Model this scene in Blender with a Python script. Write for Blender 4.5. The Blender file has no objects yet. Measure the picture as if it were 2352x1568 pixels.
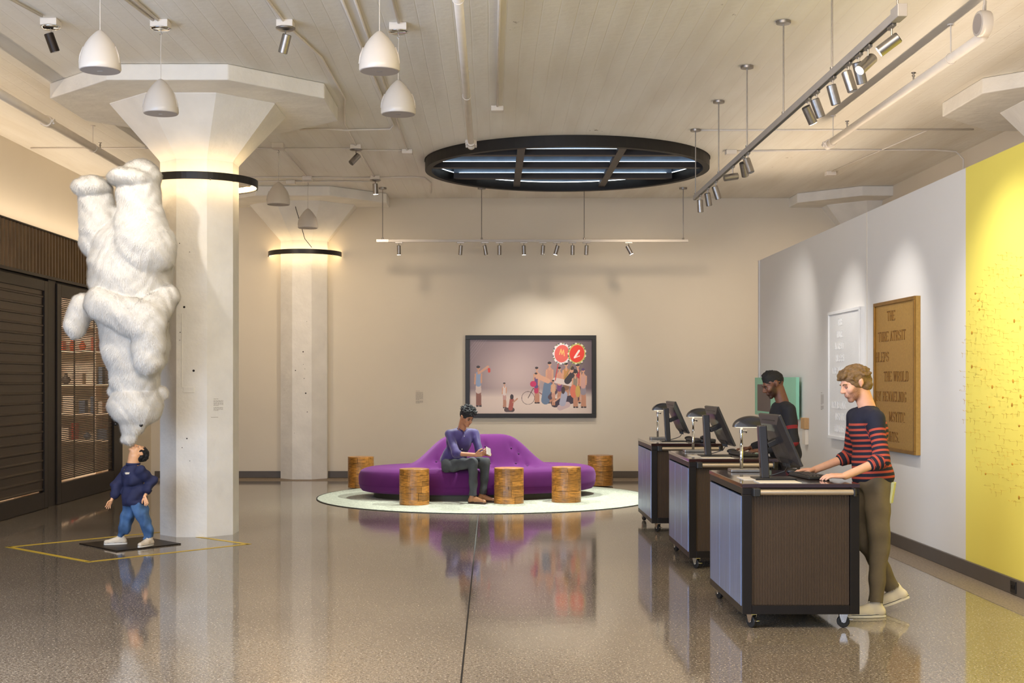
import bpy, math, random
import numpy as np
from mathutils import Vector, Matrix
random.seed(7); rng = np.random.default_rng(7)
PI = math.pi
scene = bpy.context.scene
COL = scene.collection

# ------------------------------------------------------------------ camera
cam_d = bpy.data.cameras.new('camera'); cam = bpy.data.objects.new('camera', cam_d); COL.objects.link(cam)
cam.location = (0, 0, 1.65); cam.rotation_euler = (PI/2, 0, 0)
cam_d.sensor_width = 36.0; cam_d.lens = 3000/2352*36
cam_d.shift_x = 46/2352; cam_d.shift_y = 89/2352
cam_d.clip_end = 200
scene.camera = cam
scene.view_settings.view_transform = 'Standard'; scene.view_settings.look = 'None'
scene.view_settings.gamma = 1.0; scene.view_settings.use_curve_mapping = False
scene.view_settings.exposure = 0.45
scene.cycles.max_bounces = 6; scene.cycles.diffuse_bounces = 4; scene.cycles.glossy_bounces = 3
scene.cycles.transparent_max_bounces = 8
scene.cycles.caustics_reflective = False; scene.cycles.caustics_refractive = False
scene.cycles.sample_clamp_indirect = 3.0
scene.cycles.use_denoising = True

# ------------------------------------------------------------------ world
w = bpy.data.worlds.new('world'); scene.world = w; w.use_nodes = True
bg = w.node_tree.nodes['Background']; bg.inputs[0].default_value = (0.45, 0.62, 0.9, 1); bg.inputs[1].default_value = 0.55

WARM = (1.0, 0.80, 0.58); WARM2 = (1.0, 0.70, 0.40); COOL = (0.56, 0.72, 1.0); NEUT = (1.0, 0.93, 0.84)
def aim(o, target):
    d = Vector(target) - o.location
    o.rotation_euler = d.to_track_quat('-Z', 'Y').to_euler()
def area(name, loc, target, sx, sy, power, color, spread=PI):
    l = bpy.data.lights.new(name, 'AREA'); l.shape = 'RECTANGLE'; l.size = sx; l.size_y = sy
    l.energy = power; l.color = color; l.spread = spread
    o = bpy.data.objects.new(name, l); COL.objects.link(o); o.location = loc; aim(o, target); return o
def spot(name, loc, target, power, color, angle, blend=0.6, radius=0.03, parent=None):
    l = bpy.data.lights.new(name, 'SPOT'); l.energy = power; l.color = color
    l.spot_size = math.radians(angle); l.spot_blend = blend; l.shadow_soft_size = radius
    o = bpy.data.objects.new(name, l); COL.objects.link(o); o.location = loc; aim(o, target)
    return o
# daylight through the street windows behind and to the left of the camera
area('window_daylight_left', (-5.6, 4.5, 2.4), (4.0, 9.5, 1.6), 7.0, 3.2, 470, COOL)
area('window_daylight_rear', (-0.5, -2.6, 2.6), (0.5, 12.0, 1.9), 8.0, 3.4, 165, (0.95, 0.95, 1.0))
# added warm fill light over the front of the hall, out of frame overhead
area('hall_fill', (-0.5, 5.5, 4.5), (-0.3, 8.0, 0.0), 6.0, 1.6, 250, WARM)
# linear uplights lying on top of the storefront box and on top of the partition
def line_light(name, x, y0, y1, z, power, color, tilt):
    l = bpy.data.lights.new(name, 'AREA'); l.shape = 'RECTANGLE'; l.size = y1-y0; l.size_y = 0.04
    l.energy = power; l.color = color
    o = bpy.data.objects.new(name, l); COL.objects.link(o); o.location = (x, (y0+y1)/2, z)
    o.matrix_world = Matrix.Translation(o.location) @ Matrix.Rotation(tilt, 4, 'Y') @ Matrix.Rotation(PI, 4, 'X') @ Matrix.Rotation(PI/2, 4, 'Z')
    return o
line_light('storefront_uplight', -5.98, 8.5, 21.5, 3.62, 48, WARM, 0.25)
line_light('partition_uplight', 4.10, 5.0, 19.4, 3.50, 62, WARM, 0.0)
# spots over the seating circle
spot('rug_spot', (1.9, 17.2, 4.5), (0.1, 18.0, 0.2), 850, (0.93, 1.0, 0.90), 66, 0.45, 0.05)
spot('rug_spot', (0.2, 19.9, 4.5), (-0.1, 17.6, 0.2), 560, (0.93, 1.0, 0.90), 70, 0.45, 0.05)
spot('rug_spot', (-1.2, 17.4, 4.4), (0.3, 17.6, 0.2), 400, (0.95, 1.0, 0.92), 62, 0.5, 0.05)
# gallery wall washers
for x in (-4.2, -2.0, 2.4, 4.8):
    spot('wall_washer', (x, 19.2, 4.4), (x*1.02, 22.1, 1.7), 105, WARM, 95, 1.0, 0.15)

# ------------------------------------------------------------------ materials
def lin(c):
    return tuple(((v/255)/12.92 if v/255 <= 0.04045 else ((v/255+0.055)/1.055)**2.4) for v in c)
MATS = {}
def pmat(name, rgb, rough=0.5, metal=0.0, var=0.05, scale=6.0, bump=0.0, bscale=60.0, coat=0.0, spec=0.5, emit=None, estr=0.0, stretch=None, rand=0.0, sheen=0.0, sss=0.0):
    m = bpy.data.materials.new(name); m.use_nodes = True; nt = m.node_tree; N = nt.nodes; L = nt.links
    b = N['Principled BSDF']; c = lin(rgb)
    tc = N.new('ShaderNodeTexCoord'); mp = N.new('ShaderNodeMapping'); L.new(tc.outputs['Object'], mp.inputs[0])
    if stretch: mp.inputs['Scale'].default_value = stretch
    nz = N.new('ShaderNodeTexNoise'); nz.inputs['Scale'].default_value = scale; nz.inputs['Detail'].default_value = 5
    L.new(mp.outputs[0], nz.inputs[0])
    rp = N.new('ShaderNodeValToRGB'); rp.color_ramp.elements[0].position = 0.3; rp.color_ramp.elements[1].position = 0.7
    rp.color_ramp.elements[0].color = tuple(max(0, v*(1-var)) for v in c)+(1,)
    rp.color_ramp.elements[1].color = tuple(min(1, v*(1+var)) for v in c)+(1,)
    L.new(nz.outputs[0], rp.inputs[0]); out = rp.outputs[0]
    if rand:
        oi = N.new('ShaderNodeObjectInfo'); hs = N.new('ShaderNodeHueSaturation')
        mr = N.new('ShaderNodeMapRange'); mr.inputs[3].default_value = 1-rand; mr.inputs[4].default_value = 1+rand
        L.new(oi.outputs['Random'], mr.inputs[0]); L.new(mr.outputs[0], hs.inputs['Value']); L.new(out, hs.inputs['Color']); out = hs.outputs[0]
    L.new(out, b.inputs['Base Color'])
    b.inputs['Roughness'].default_value = rough; b.inputs['Metallic'].default_value = metal
    b.inputs['Coat Weight'].default_value = coat; b.inputs['Coat Roughness'].default_value = 0.08
    b.inputs['Specular IOR Level'].default_value = spec
    if sheen: b.inputs['Sheen Weight'].default_value = sheen
    if sss: b.inputs['Subsurface Weight'].default_value = sss; b.inputs['Subsurface Scale'].default_value = 0.02
    if bump:
        n2 = N.new('ShaderNodeTexNoise'); n2.inputs['Scale'].default_value = bscale; n2.inputs['Detail'].default_value = 6
        L.new(mp.outputs[0], n2.inputs[0]); bp = N.new('ShaderNodeBump'); bp.inputs['Strength'].default_value = bump; bp.inputs['Distance'].default_value = 0.01
        L.new(n2.outputs[0], bp.inputs['Height']); L.new(bp.outputs[0], b.inputs['Normal'])
    if emit:
        b.inputs['Emission Color'].default_value = tuple(emit)+(1,); b.inputs['Emission Strength'].default_value = estr
    MATS[name] = m; return m
M_wall = pmat('wall_paint', (226, 216, 198), 0.75, var=0.02, scale=1.2, bump=0.05, bscale=90)
M_part = pmat('partition_paint', (232, 228, 222), 0.7, var=0.012, scale=1.0)
M_conc = pmat('painted_concrete', (238, 234, 226), 0.7, var=0.06, scale=3, bump=1.0, bscale=9)
M_dark = pmat('dark_bronze_metal', (44, 36, 30), 0.45, 0.6, var=0.12, scale=9)
M_blackmetal = pmat('black_steel', (26, 22, 20), 0.4, 0.5, var=0.15, scale=12)
M_base = pmat('grey_baseboard', (92, 84, 76), 0.5, var=0.05)
M_white = pmat('white_enamel', (206, 198, 188), 0.4, var=0.02, coat=0.3)
M_pipe = pmat('white_pipe_paint', (228, 220, 210), 0.45, var=0.04)
M_grille = pmat('speaker_grille', (172, 162, 156), 0.6, var=0.05, scale=300)
M_track = pmat('track_silver', (178, 170, 162), .4, .2, var=.05)
M_nickel = pmat('brushed_nickel', (150, 145, 140), 0.32, 0.9, var=0.08, scale=30)
M_chrome = pmat('chrome', (215, 215, 215), 0.12, 1.0, var=0.02)
M_lamp = pmat('lit_lens', (255, 250, 235), 0.4, emit=(1.0, 0.92, 0.78), estr=18)
M_lampoff = pmat('dim_lens', (90, 85, 80), 0.2, var=0.1)
M_led = pmat('warm_led', (255, 230, 190), 0.4, emit=(1.0, 0.72, 0.38), estr=9)
M_ledw = pmat('cool_led', (255, 255, 255), 0.4, emit=(0.85, 0.95, 1.0), estr=3.5)
M_skin1 = pmat('fair_skin', (222, 168, 140), 0.5, var=0.05, scale=30, sss=0.1)
M_skin2 = pmat('deep_brown_skin', (112, 72, 52), 0.45, var=0.08, scale=30)
M_skin3 = pmat('brown_skin', (176, 122, 92), 0.45, var=0.06, scale=30)
M_skin4 = pmat('painted_resin_skin', (236, 178, 132), 0.4, var=0.06, scale=20)
M_rubber = pmat('black_rubber', (22, 21, 21), 0.55, var=0.1)
M_plastic = pmat('black_plastic', (30, 28, 28), 0.42, var=0.1, scale=20)
M_paper = pmat('paper', (236, 226, 210), 0.7, var=0.02)
M_tape = pmat('yellow_tape', (214, 180, 60), 0.45, var=0.08, scale=20)
M_text = pmat('grey_lettering', (172, 162, 150), 0.7, var=0.04)
M_black = pmat('black_lacquer', (22, 18, 15), 0.4, var=0.1)

# ------------------------------------------------------------------ mesh helpers
def link_mesh(name, me, mat, parent=None, smooth=False):
    o = bpy.data.objects.new(name, me); COL.objects.link(o)
    if mat is not None and len(me.materials) == 0: me.materials.append(mat)
    if smooth: me.shade_smooth()
    if parent is not None: o.parent = parent
    return o
class MB:
    def __init__(s): s.v = []; s.f = []; s.T = Matrix.Identity(4)
    def add(s, vs, fs):
        b = len(s.v)
        s.v += [tuple(s.T @ Vector(p)) for p in vs]; s.f += [tuple(i+b for i in f) for f in fs]; return s
    def box(s, x0, x1, y0, y1, z0, z1):
        vs = [(x, y, z) for z in (z0, z1) for y in (y0, y1) for x in (x0, x1)]
        return s.add(vs, [(0, 2, 3, 1), (4, 5, 7, 6), (0, 1, 5, 4), (1, 3, 7, 5), (3, 2, 6, 7), (2, 0, 4, 6)])
    def prism(s, poly, z0, z1, axis='z'):
        n = len(poly)
        def P(a, b, c): return {'z': (a, b, c), 'x': (c, a, b), 'y': (a, c, b)}[axis]
        vs = [P(a, b, z0) for a, b in poly]+[P(a, b, z1) for a, b in poly]
        fs = [tuple(range(n))[::-1], tuple(range(n, 2*n))]+[(i, (i+1) % n, n+(i+1) % n, n+i) for i in range(n)]
        if axis == 'y': fs = [f[::-1] for f in fs]
        return s.add(vs, fs)
    def cyl(s, p0, p1, r0, r1=None, n=16, caps=True):
        r1 = r0 if r1 is None else r1
        p0 = Vector(p0); p1 = Vector(p1); d = (p1-p0).normalized()
        a = d.orthogonal().normalized(); b = d.cross(a)
        vs = []
        for p, r in ((p0, r0), (p1, r1)):
            for i in range(n):
                t = 2*PI*i/n; vs.append(p+a*(r*math.cos(t))+b*(r*math.sin(t)))
        fs = [(i, (i+1) % n, n+(i+1) % n, n+i) for i in range(n)]
        if caps: fs += [tuple(range(n))[::-1], tuple(range(n, 2*n))]
        return s.add(vs, fs)
    def lathe(s, prof, c=(0, 0, 0), n=32, closed=False):
        vs = []; m = len(prof)
        for r, z in prof:
            for i in range(n):
                t = 2*PI*i/n; vs.append((c[0]+r*math.cos(t), c[1]+r*math.sin(t), c[2]+z))
        fs = []
        for j in range(m-1 if not closed else m):
            k = (j+1) % m
            for i in range(n): fs.append((j*n+i, j*n+(i+1) % n, k*n+(i+1) % n, k*n+i))
        if not closed: 
            if prof[0][0] > 1e-5: fs.append(tuple(range(n))[::-1])
            if prof[-1][0] > 1e-5: fs.append(tuple((m-1)*n+i for i in range(n)))
        return s.add(vs, fs)
    def tube(s, pts, r, n=8):
        pts = [Vector(p) for p in pts]; vs = []; up = None
        for i, p in enumerate(pts):
            d = (pts[min(i+1, len(pts)-1)]-pts[max(i-1, 0)]).normalized()
            a = d.orthogonal().normalized() if up is None else (up-d*up.dot(d)).normalized()
            up = a; b = d.cross(a)
            for k in range(n):
                t = 2*PI*k/n; vs.append(p+a*(r*math.cos(t))+b*(r*math.sin(t)))
        fs = [(i*n+k, i*n+(k+1) % n, (i+1)*n+(k+1) % n, (i+1)*n+k) for i in range(len(pts)-1) for k in range(n)]
        fs += [tuple(range(n))[::-1], tuple((len(pts)-1)*n+k for k in range(n))]
        return s.add(vs, fs)
    def ball(s, c, r, n=12, m=8, sc=(1, 1, 1)):
        prof = [(max(1e-6, r*math.sin(PI*j/m)), -r*math.cos(PI*j/m)) for j in range(m+1)]
        T0 = s.T; s.T = T0 @ Matrix.Translation(c) @ Matrix.Diagonal((*sc, 1)); s.lathe(prof, (0, 0, 0), n); s.T = T0; return s
    def mesh(s, name='m'):
        me = bpy.data.meshes.new(name); me.from_pydata([tuple(v) for v in s.v], [], s.f); me.update(); return me
    def obj(s, name, mat, parent=None, bevel=0, smooth=False, angle=None):
        o = link_mesh(name, s.mesh(name), mat, parent)
        if smooth: o.data.shade_smooth()
        if angle is not None:
            try: o.data.set_sharp_from_angle(angle=math.radians(angle)) if smooth else None
            except Exception: pass
        if bevel:
            b = o.modifiers.new('bevel', 'BEVEL'); b.width = bevel; b.segments = 2; b.limit_method = 'ANGLE'
        return o
def tag(o, label=None, cat=None, group=None, kind=None):
    if label: o['label'] = label
    if cat: o['category'] = cat
    if group: o['group'] = group
    if kind: o['kind'] = kind
    return o
def thing(name, label, cat, loc=(0, 0, 0), rz=0, group=None):
    o = bpy.data.objects.new(name, None); COL.objects.link(o); o.location = loc; o.rotation_euler = (0, 0, rz)
    o.empty_display_size = 0.1
    return tag(o, label, cat, group)
def dup(root, loc=None, rz=None, label=None, group=None):
    c = root.copy(); COL.objects.link(c)
    if loc is not None: c.location = loc
    if rz is not None: c.rotation_euler = (0, 0, rz)
    if label: c['label'] = label
    if group: c['group'] = group
    def kids(src, dst):
        for ch in list(src.children):
            k = ch.copy(); COL.objects.link(k); k.parent = dst; kids(ch, k)
    kids(root, c); return c
def W(px, py, D):
    """point seen at photo pixel (px,py) at distance D along the view axis"""
    return Vector(((px-1130)*D/3000, D, 1.65-(py-873)*D/3000))
def struct(o): o['kind'] = 'structure'; return o

# ------------------------------------------------------------------ floor
H = 4.73
def floor_mat():
    m = bpy.data.materials.new('polished_concrete'); m.use_nodes = True; nt = m.node_tree; N = nt.nodes; L = nt.links
    b = N['Principled BSDF']; tc = N.new('ShaderNodeTexCoord')
    def tex(kind, scale, **k):
        t = N.new(kind); t.inputs['Scale'].default_value = scale
        for a, v in k.items(): t.inputs[a].default_value = v
        L.new(tc.outputs['Object'], t.inputs['Vector']); return t
    def ramp(src, p0, p1, c0, c1):
        r = N.new('ShaderNodeValToRGB'); r.color_ramp.elements[0].position = p0; r.color_ramp.elements[1].position = p1
        r.color_ramp.elements[0].color = c0+(1,); r.color_ramp.elements[1].color = c1+(1,); L.new(src, r.inputs[0]); return r.outputs[0]
    def mix(f, a, c, mode='MIX', fac=None):
        x = N.new('ShaderNodeMixRGB'); x.blend_type = mode
        if f is not None: L.new(f, x.inputs[0])
        else: x.inputs[0].default_value = fac
        L.new(a, x.inputs[1]); 
        if isinstance(c, tuple): x.inputs[2].default_value = c+(1,)
        else: L.new(c, x.inputs[2])
        return x.outputs[0]
    big = tex('ShaderNodeTexNoise', 0.5, Detail=4.0)
    base = ramp(big.outputs[0], 0.35, 0.68, lin((124, 113, 100)), lin((146, 134, 118)))
    fine = tex('ShaderNodeTexNoise', 55.0, Detail=5.0, Roughness=0.7)
    f1 = ramp(fine.outputs[0], 0.40, 0.50, (1, 1, 1), (0, 0, 0))
    c1 = mix(f1, base, lin((84, 70, 58)))
    n3 = tex('ShaderNodeTexNoise', 75.0, Detail=3.0)
    f3 = ramp(n3.outputs[0], 0.60, 0.66, (0, 0, 0), (1, 1, 1))
    c2 = mix(f3, c1, lin((214, 202, 182)))
    L.new(c2, b.inputs['Base Color'])
    r2 = ramp(big.outputs[0], 0.3, 0.7, (0.055,)*3, (0.10,)*3); L.new(r2, b.inputs['Roughness'])
    b.inputs['Specular IOR Level'].default_value = 0.8; b.inputs['IOR'].default_value = 1.6
    wv = tex('ShaderNodeTexNoise', 2.5, Detail=2.0); bp = N.new('ShaderNodeBump'); bp.inputs['Strength'].default_value = 0.03; bp.inputs['Distance'].default_value = 0.02
    L.new(wv.outputs[0], bp.inputs['Height']); L.new(bp.outputs[0], b.inputs['Normal'])
    return m
M_floor = floor_mat()
M_border = pmat('rough_floor_border', (128, 114, 98), 0.6, var=0.35, scale=60, bump=0.3, bscale=120)
YB = 22.1
floor = struct(MB().box(-9.2, 6.5, -3, YB+0.15, -0.1, 0).obj('floor', M_floor))
fb = MB().box(3.72, 4.03, 3, 19.7, -0.05, 0.002).obj('rough_border', M_border, floor)
fb2 = MB().box(-5.7, 3.9, YB-0.75, YB, -0.05, 0.002).obj('rough_border', M_border, floor)
jn = MB()
jn.box(-0.174, -0.164, -3, 16.14, -0.04, 0.0015)
jn.obj('control_joint', M_rubber, floor)

# ------------------------------------------------------------------ ceiling
def ceil_mat():
    m = bpy.data.materials.new('board_marked_ceiling'); m.use_nodes = True; nt = m.node_tree; N = nt.nodes; L = nt.links
    b = N['Principled BSDF']; b.inputs['Roughness'].default_value = 0.8
    tc = N.new('ShaderNodeTexCoord'); mp = N.new('ShaderNodeMapping'); L.new(tc.outputs['Object'], mp.inputs[0])
    mp.inputs['Scale'].default_value = (1, 0.12, 1)
    n1 = N.new('ShaderNodeTexNoise'); n1.inputs['Scale'].default_value = 3; n1.inputs['Detail'].default_value = 6; L.new(mp.outputs[0], n1.inputs[0])
    rp = N.new('ShaderNodeValToRGB'); rp.color_ramp.elements[0].color = lin((232, 225, 212))+(1,); rp.color_ramp.elements[1].color = lin((243, 238, 228))+(1,)
    rp.color_ramp.elements[0].position = .35; rp.color_ramp.elements[1].position = .6
    L.new(n1.outputs[0], rp.inputs[0])
    # small dark spalls and stains
    n2 = N.new('ShaderNodeTexNoise'); n2.inputs['Scale'].default_value = 2.6; n2.inputs['Detail'].default_value = 9; n2.inputs['Roughness'].default_value = .75
    mp2 = N.new('ShaderNodeMapping'); mp2.inputs['Scale'].default_value = (1.4, .8, 1); L.new(tc.outputs['Object'], mp2.inputs[0]); L.new(mp2.outputs[0], n2.inputs[0])
    r2 = N.new('ShaderNodeValToRGB'); r2.color_ramp.elements[0].position = .685; r2.color_ramp.elements[1].position = .71
    L.new(n2.outputs[0], r2.inputs[0])
    mx = N.new('ShaderNodeMixRGB'); L.new(r2.outputs[0], mx.inputs[0]); L.new(rp.outputs[0], mx.inputs[1]); mx.inputs[2].default_value = lin((110, 88, 66))+(1,)
    # board seams running away from the viewer
    sp = N.new('ShaderNodeSeparateXYZ'); L.new(tc.outputs['Object'], sp.inputs[0])
    n4 = N.new('ShaderNodeTexNoise'); n4.inputs['Scale'].default_value = 0.35; L.new(tc.outputs['Object'], n4.inputs[0])
    ad = N.new('ShaderNodeMath'); ad.operation = 'MULTIPLY_ADD'; L.new(n4.outputs[0], ad.inputs[0]); ad.inputs[1].default_value = 0.06; L.new(sp.outputs[0], ad.inputs[2])
    dv = N.new('ShaderNodeMath'); dv.operation = 'DIVIDE'; L.new(ad.outputs[0], dv.inputs[0]); dv.inputs[1].default_value = 0.15
    fr = N.new('ShaderNodeMath'); fr.operation = 'FRACT'; L.new(dv.outputs[0], fr.inputs[0])
    pp = N.new('ShaderNodeMath'); pp.operation = 'PINGPONG'; L.new(fr.outputs[0], pp.inputs[0]); pp.inputs[1].default_value = .5
    ss = N.new('ShaderNodeMapRange'); ss.inputs[1].default_value = 0; ss.inputs[2].default_value = .05; L.new(pp.outputs[0], ss.inputs[0])
    n5 = N.new('ShaderNodeTexNoise'); n5.inputs['Scale'].default_value = 12; n5.inputs['Detail'].default_value = 6; L.new(tc.outputs['Object'], n5.inputs[0])
    a2 = N.new('ShaderNodeMath'); a2.operation = 'MULTIPLY_ADD'; L.new(n5.outputs[0], a2.inputs[0]); a2.inputs[1].default_value = 1.6; L.new(ss.outputs[0], a2.inputs[2])
    bp = N.new('ShaderNodeBump'); bp.inputs['Strength'].default_value = .25; bp.inputs['Distance'].default_value = .012
    L.new(a2.outputs[0], bp.inputs['Height']); L.new(bp.outputs[0], b.inputs['Normal'])
    L.new(mx.outputs[0], b.inputs['Base Color']); return m
M_ceil = ceil_mat()
SX, SY, SR = 1.05, 18.4, 2.0
def ceiling():
    x0, x1, y0, y1 = -9.2, 6.5, -3, YB+0.15
    n = 96; angs = [2*PI*i/n for i in range(n)]
    for cx, cy in ((x0, y0), (x1, y0), (x1, y1), (x0, y1)): angs.append(math.atan2(cy-SY, cx-SX) % (2*PI))
    angs = sorted(set(angs)); vs = []; fs = []
    for a in angs:
        c, s_ = math.cos(a), math.sin(a)
        t = min([(x1-SX)/c if c > 1e-9 else ((x0-SX)/c if c < -1e-9 else 1e9), (y1-SY)/s_ if s_ > 1e-9 else ((y0-SY)/s_ if s_ < -1e-9 else 1e9)])
        vs += [(SX+SR*c, SY+SR*s_, H), (SX+t*c, SY+t*s_, H)]
    m = len(angs)
    for i in range(m):
        j = (i+1) % m; fs.append((2*i, 2*i+1, 2*j+1, 2*j)[::-1])
    b = MB(); b.add(vs, fs); o = b.obj('ceiling', M_ceil); sol = o.modifiers.new('s', 'SOLIDIFY'); sol.thickness = 0.25; sol.offset = -1
    return struct(o)
ceil = ceiling()
# conduits, boxes: white painted, fixed to the ceiling
def jbox(parent, x, y, z=H, s=0.07, h=0.06):
    b = MB().box(x-s, x+s, y-s, y+s, z-h, z-0.001); return b.obj('junction_box', M_pipe, parent, bevel=0.006)
def conduit(label, pts, r=0.012, boxes=(), name='conduit', group='white conduits on the ceiling'):
    P = [(x, y, H-r-0.002+dz) for x, y, dz in pts]
    o = MB().tube(P, r, 8).obj(name, M_pipe, smooth=True); tag(o, label, 'conduit', group)
    for x, y in boxes: jbox(o, x, y)
    return o
conduit('thin white conduit feeding the ceiling spotlight nearest top left', [(-4.1, 8.5, 0), (-4.0, 9.8, 0), (-3.79, 11.0, 0)], .012)
conduit('white conduit running up to the hook above the hanging speaker by the column', [(-2.94, 8.6, 0), (-2.90, 10.2, 0), (-2.84, 11.2, 0)], .012)
conduit('second white conduit beside it ending at the same hooked ceiling box', [(-3.0, 8.6, 0), (-2.99, 10.2, 0), (-2.88, 11.2, 0)], .012)
conduit('long white conduit passing the column drop panel linking the single ceiling spotlights', [(-1.9, 8.6, 0), (-1.83, 10.2, 0), (-1.77, 11.3, 0), (-1.62, 12.4, 0), (-1.60, 14.2, 0), (-1.76, 15.6, 0), (-1.78, 17.2, 0), (-1.77, 19.8, 0)], .012)
conduit('left one of two parallel white conduits running from front to the cross conduit', [(-1.22, 8.6, 0), (-1.20, 12, 0), (-1.18, 15.7, 0), (-1.24, 15.95, 0), (-1.7, 16.0, 0), (-1.78, 15.9, -0.025), (-2.0, 15.95, 0), (-2.35, 15.98, 0)], .012)
conduit('right one of two parallel white conduits ending at a ceiling box left of the skylight', [(-1.10, 8.6, 0), (-1.11, 12, 0), (-1.13, 17.5, 0)], .012, boxes=[(-1.13, 17.45)])
conduit('white conduit at the top edge leading to the second right hand hanging speaker', [(-.80, 8.6, 0), (-.80, 11.2, 0)], .012)
conduit('white conduit crossing the ceiling from left wall to the box left of skylight', [(-6.1, 17.27, 0), (-4.2, 17.27, 0), (-1.9, 17.3, 0), (-1.75, 17.42, 0), (-1.14, 17.45, 0)], .010)
conduit('nearer of the two white conduits crossing the ceiling above the far column', [(-6.1, 19.75, 0), (-3.0, 19.75, 0), (-1.85, 19.8, 0), (-1.2, 19.7, 0), (-1.02, 19.8, 0), (-.95, 20.3, 0), (-1.0, 21.4, 0)], .011, boxes=[(-2.79, 19.75)])
conduit('farther of the two white conduits crossing the ceiling above the far column', [(-6.1, 20.15, 0), (-2.2, 20.15, 0), (-1.75, 20.2, 0)], .011, boxes=[(-3.1, 20.15)])
conduit('short white conduit between the two hanging speakers behind the near column', [(-2.78, 17.0, 0), (-2.79, 19.6, 0)], .011, boxes=[(-2.78, 17.0)])
conduit('white conduit over the middle of the ceiling ending at a small square box', [(.06, 8.6, 0), (.06, 14.6, 0)], .013, boxes=[(.06, 14.7)])
conduit('white conduit running right from the box above the track near the skylight', [(2.5, 16.04, 0), (5.9, 16.0, 0)], .010)
conduit('white conduit running right toward the wall and bending down behind the partition', [(3.2, 17.5, 0), (4.5, 17.4, 0), (5.9, 17.4, 0), (6.18, 17.4, -.02), (6.28, 17.4, -.12), (6.28, 17.4, -.6)], .012, boxes=[(3.2, 17.5)])
conduit('diagonal white conduit crossing behind the big pipe to a small ceiling box', [(5.35, 16.0, 0), (5.0, 19.2, 0)], .010, boxes=[(5.0, 19.3)])

# hangers + large sprinkler pipes
def big_pipe(label, x, y0, y1, z, r, hangers, coupl=(), caps=()):
    o = tag(MB().tube([(x, y0, z), (x, y1, z)], r, 20).obj('sprinkler_pipe', M_pipe, smooth=True), label, 'pipe')
    for y in hangers:
        b = MB(); b.cyl((x, y, z+r), (x, y, H), 0.006, n=6); b.cyl((x, y, H-.012), (x, y, H-.001), 0.03, n=10)
        b.tube([(x+math.cos(t)*(r+.006), y, z+math.sin(t)*(r+.006)) for t in np.linspace(0, 2*PI, 15)], .004, 5)
        b.obj('hanger', M_pipe, o)
    for y in coupl:
        b = MB(); b.cyl((x, y-.05, z), (x, y+.05, z), r+.014, n=20)
        for s in (-1, 1): 
            for zz in (-.02, .02): b.cyl((x+s*(r+.02), y-.02, z+zz), (x+s*(r+.02), y+.02, z+zz), .012, n=8)
            b.box(x+s*(r+.02)-.012, x+s*(r+.02)+.012, y-.05, y+.05, z-.012, z+.012)
        b.obj('coupling', M_pipe, o, bevel=.003)
    return o
big_pipe('white ceiling pipe ending in a bolted coupling in front of the round skylight', -.25, 8, 15.75, 4.48, .036, [9.7, 13.0], [15.55, 15.72])
big_pipe('white pipe hung along the ceiling above the storefront on the left', -4.83, 8, 20.5, 4.46, .048, [10.8, 15.8, 19.4], [14.2])
p2 = big_pipe('white pipe hung above the partition from the round disc to the far bend', 3.97, 10.55, 15.45, 4.43, .042, [11.3, 15.2], [15.4])
pL = [o for o in COL.objects if o.name == 'sprinkler_pipe.001'][0]
for (x, y, z, par) in ((-4.83, 16.1, 4.52, pL), (3.97, 14.6, 4.49, p2), (3.97, 12.3, 4.49, p2)):
    pd = MB(); pd.cyl((x, y, z-.03), (x, y, z+.05), .008, n=8); pd.cyl((x, y, z+.05), (x, y, z+.058), .022, n=10); pd.cyl((x, y, z+.02), (x, y, z+.03), .014, n=6)
    pd.obj('sprinkler_head', M_nickel, par)
big_pipe('short thick white pipe with an elbow fitting at the top right corner', 4.16, 8.2, 9.95, 4.47, .055, [8.8], [9.95])
# hanging round disc fixture
dt = thing('round_disc_fixture', 'round white disc shaped fixture hung from the ceiling at top right', 'fixture', (3.93, 10.45, 4.50))
T = Matrix.Rotation(-PI/2, 4, 'Y') @ Matrix.Identity(4)
T = Matrix.Rotation(math.radians(4), 4, 'Z') @ T
b = MB(); b.T = T; b.lathe([(.085, -.045), (.10, -.04), (.105, -.02), (.105, .03), (.098, .045), (.082, .048)], n=36); b.obj('housing', M_white, dt, smooth=True, angle=40)
b = MB(); b.T = T; b.lathe([(.0001, .050), (.078, .050), (.082, .044)], n=36); b.obj('face_disc', M_grille, dt)
b = MB(); b.tube([(.0, .0, .10), (.0, -.03, .18), (0, 0, .228)], .008, 6); b.tube([(.03, .03, .10), (.02, .0, .18), (0, 0, .228)], .008, 6); b.obj('bracket', M_white, dt)

# ------------------------------------------------------------------ walls
wall_back = struct(MB().box(-9.2, 6.5, YB, YB+.15, 0, H).obj('wall_back', M_wall))
wall_right = struct(MB().box(6.35, 6.5, -3, YB, 0, H).obj('wall_right', M_wall))
wall_left = struct(MB().box(-6.33, -6.18, -3, YB, 3.58, H).obj('wall_left', M_wall))
baseboard_back = struct(MB().box(-5.7, 6.3, YB-.03, YB-.001, .003, .115).obj('baseboard_back', M_base, bevel=.004))
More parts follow.
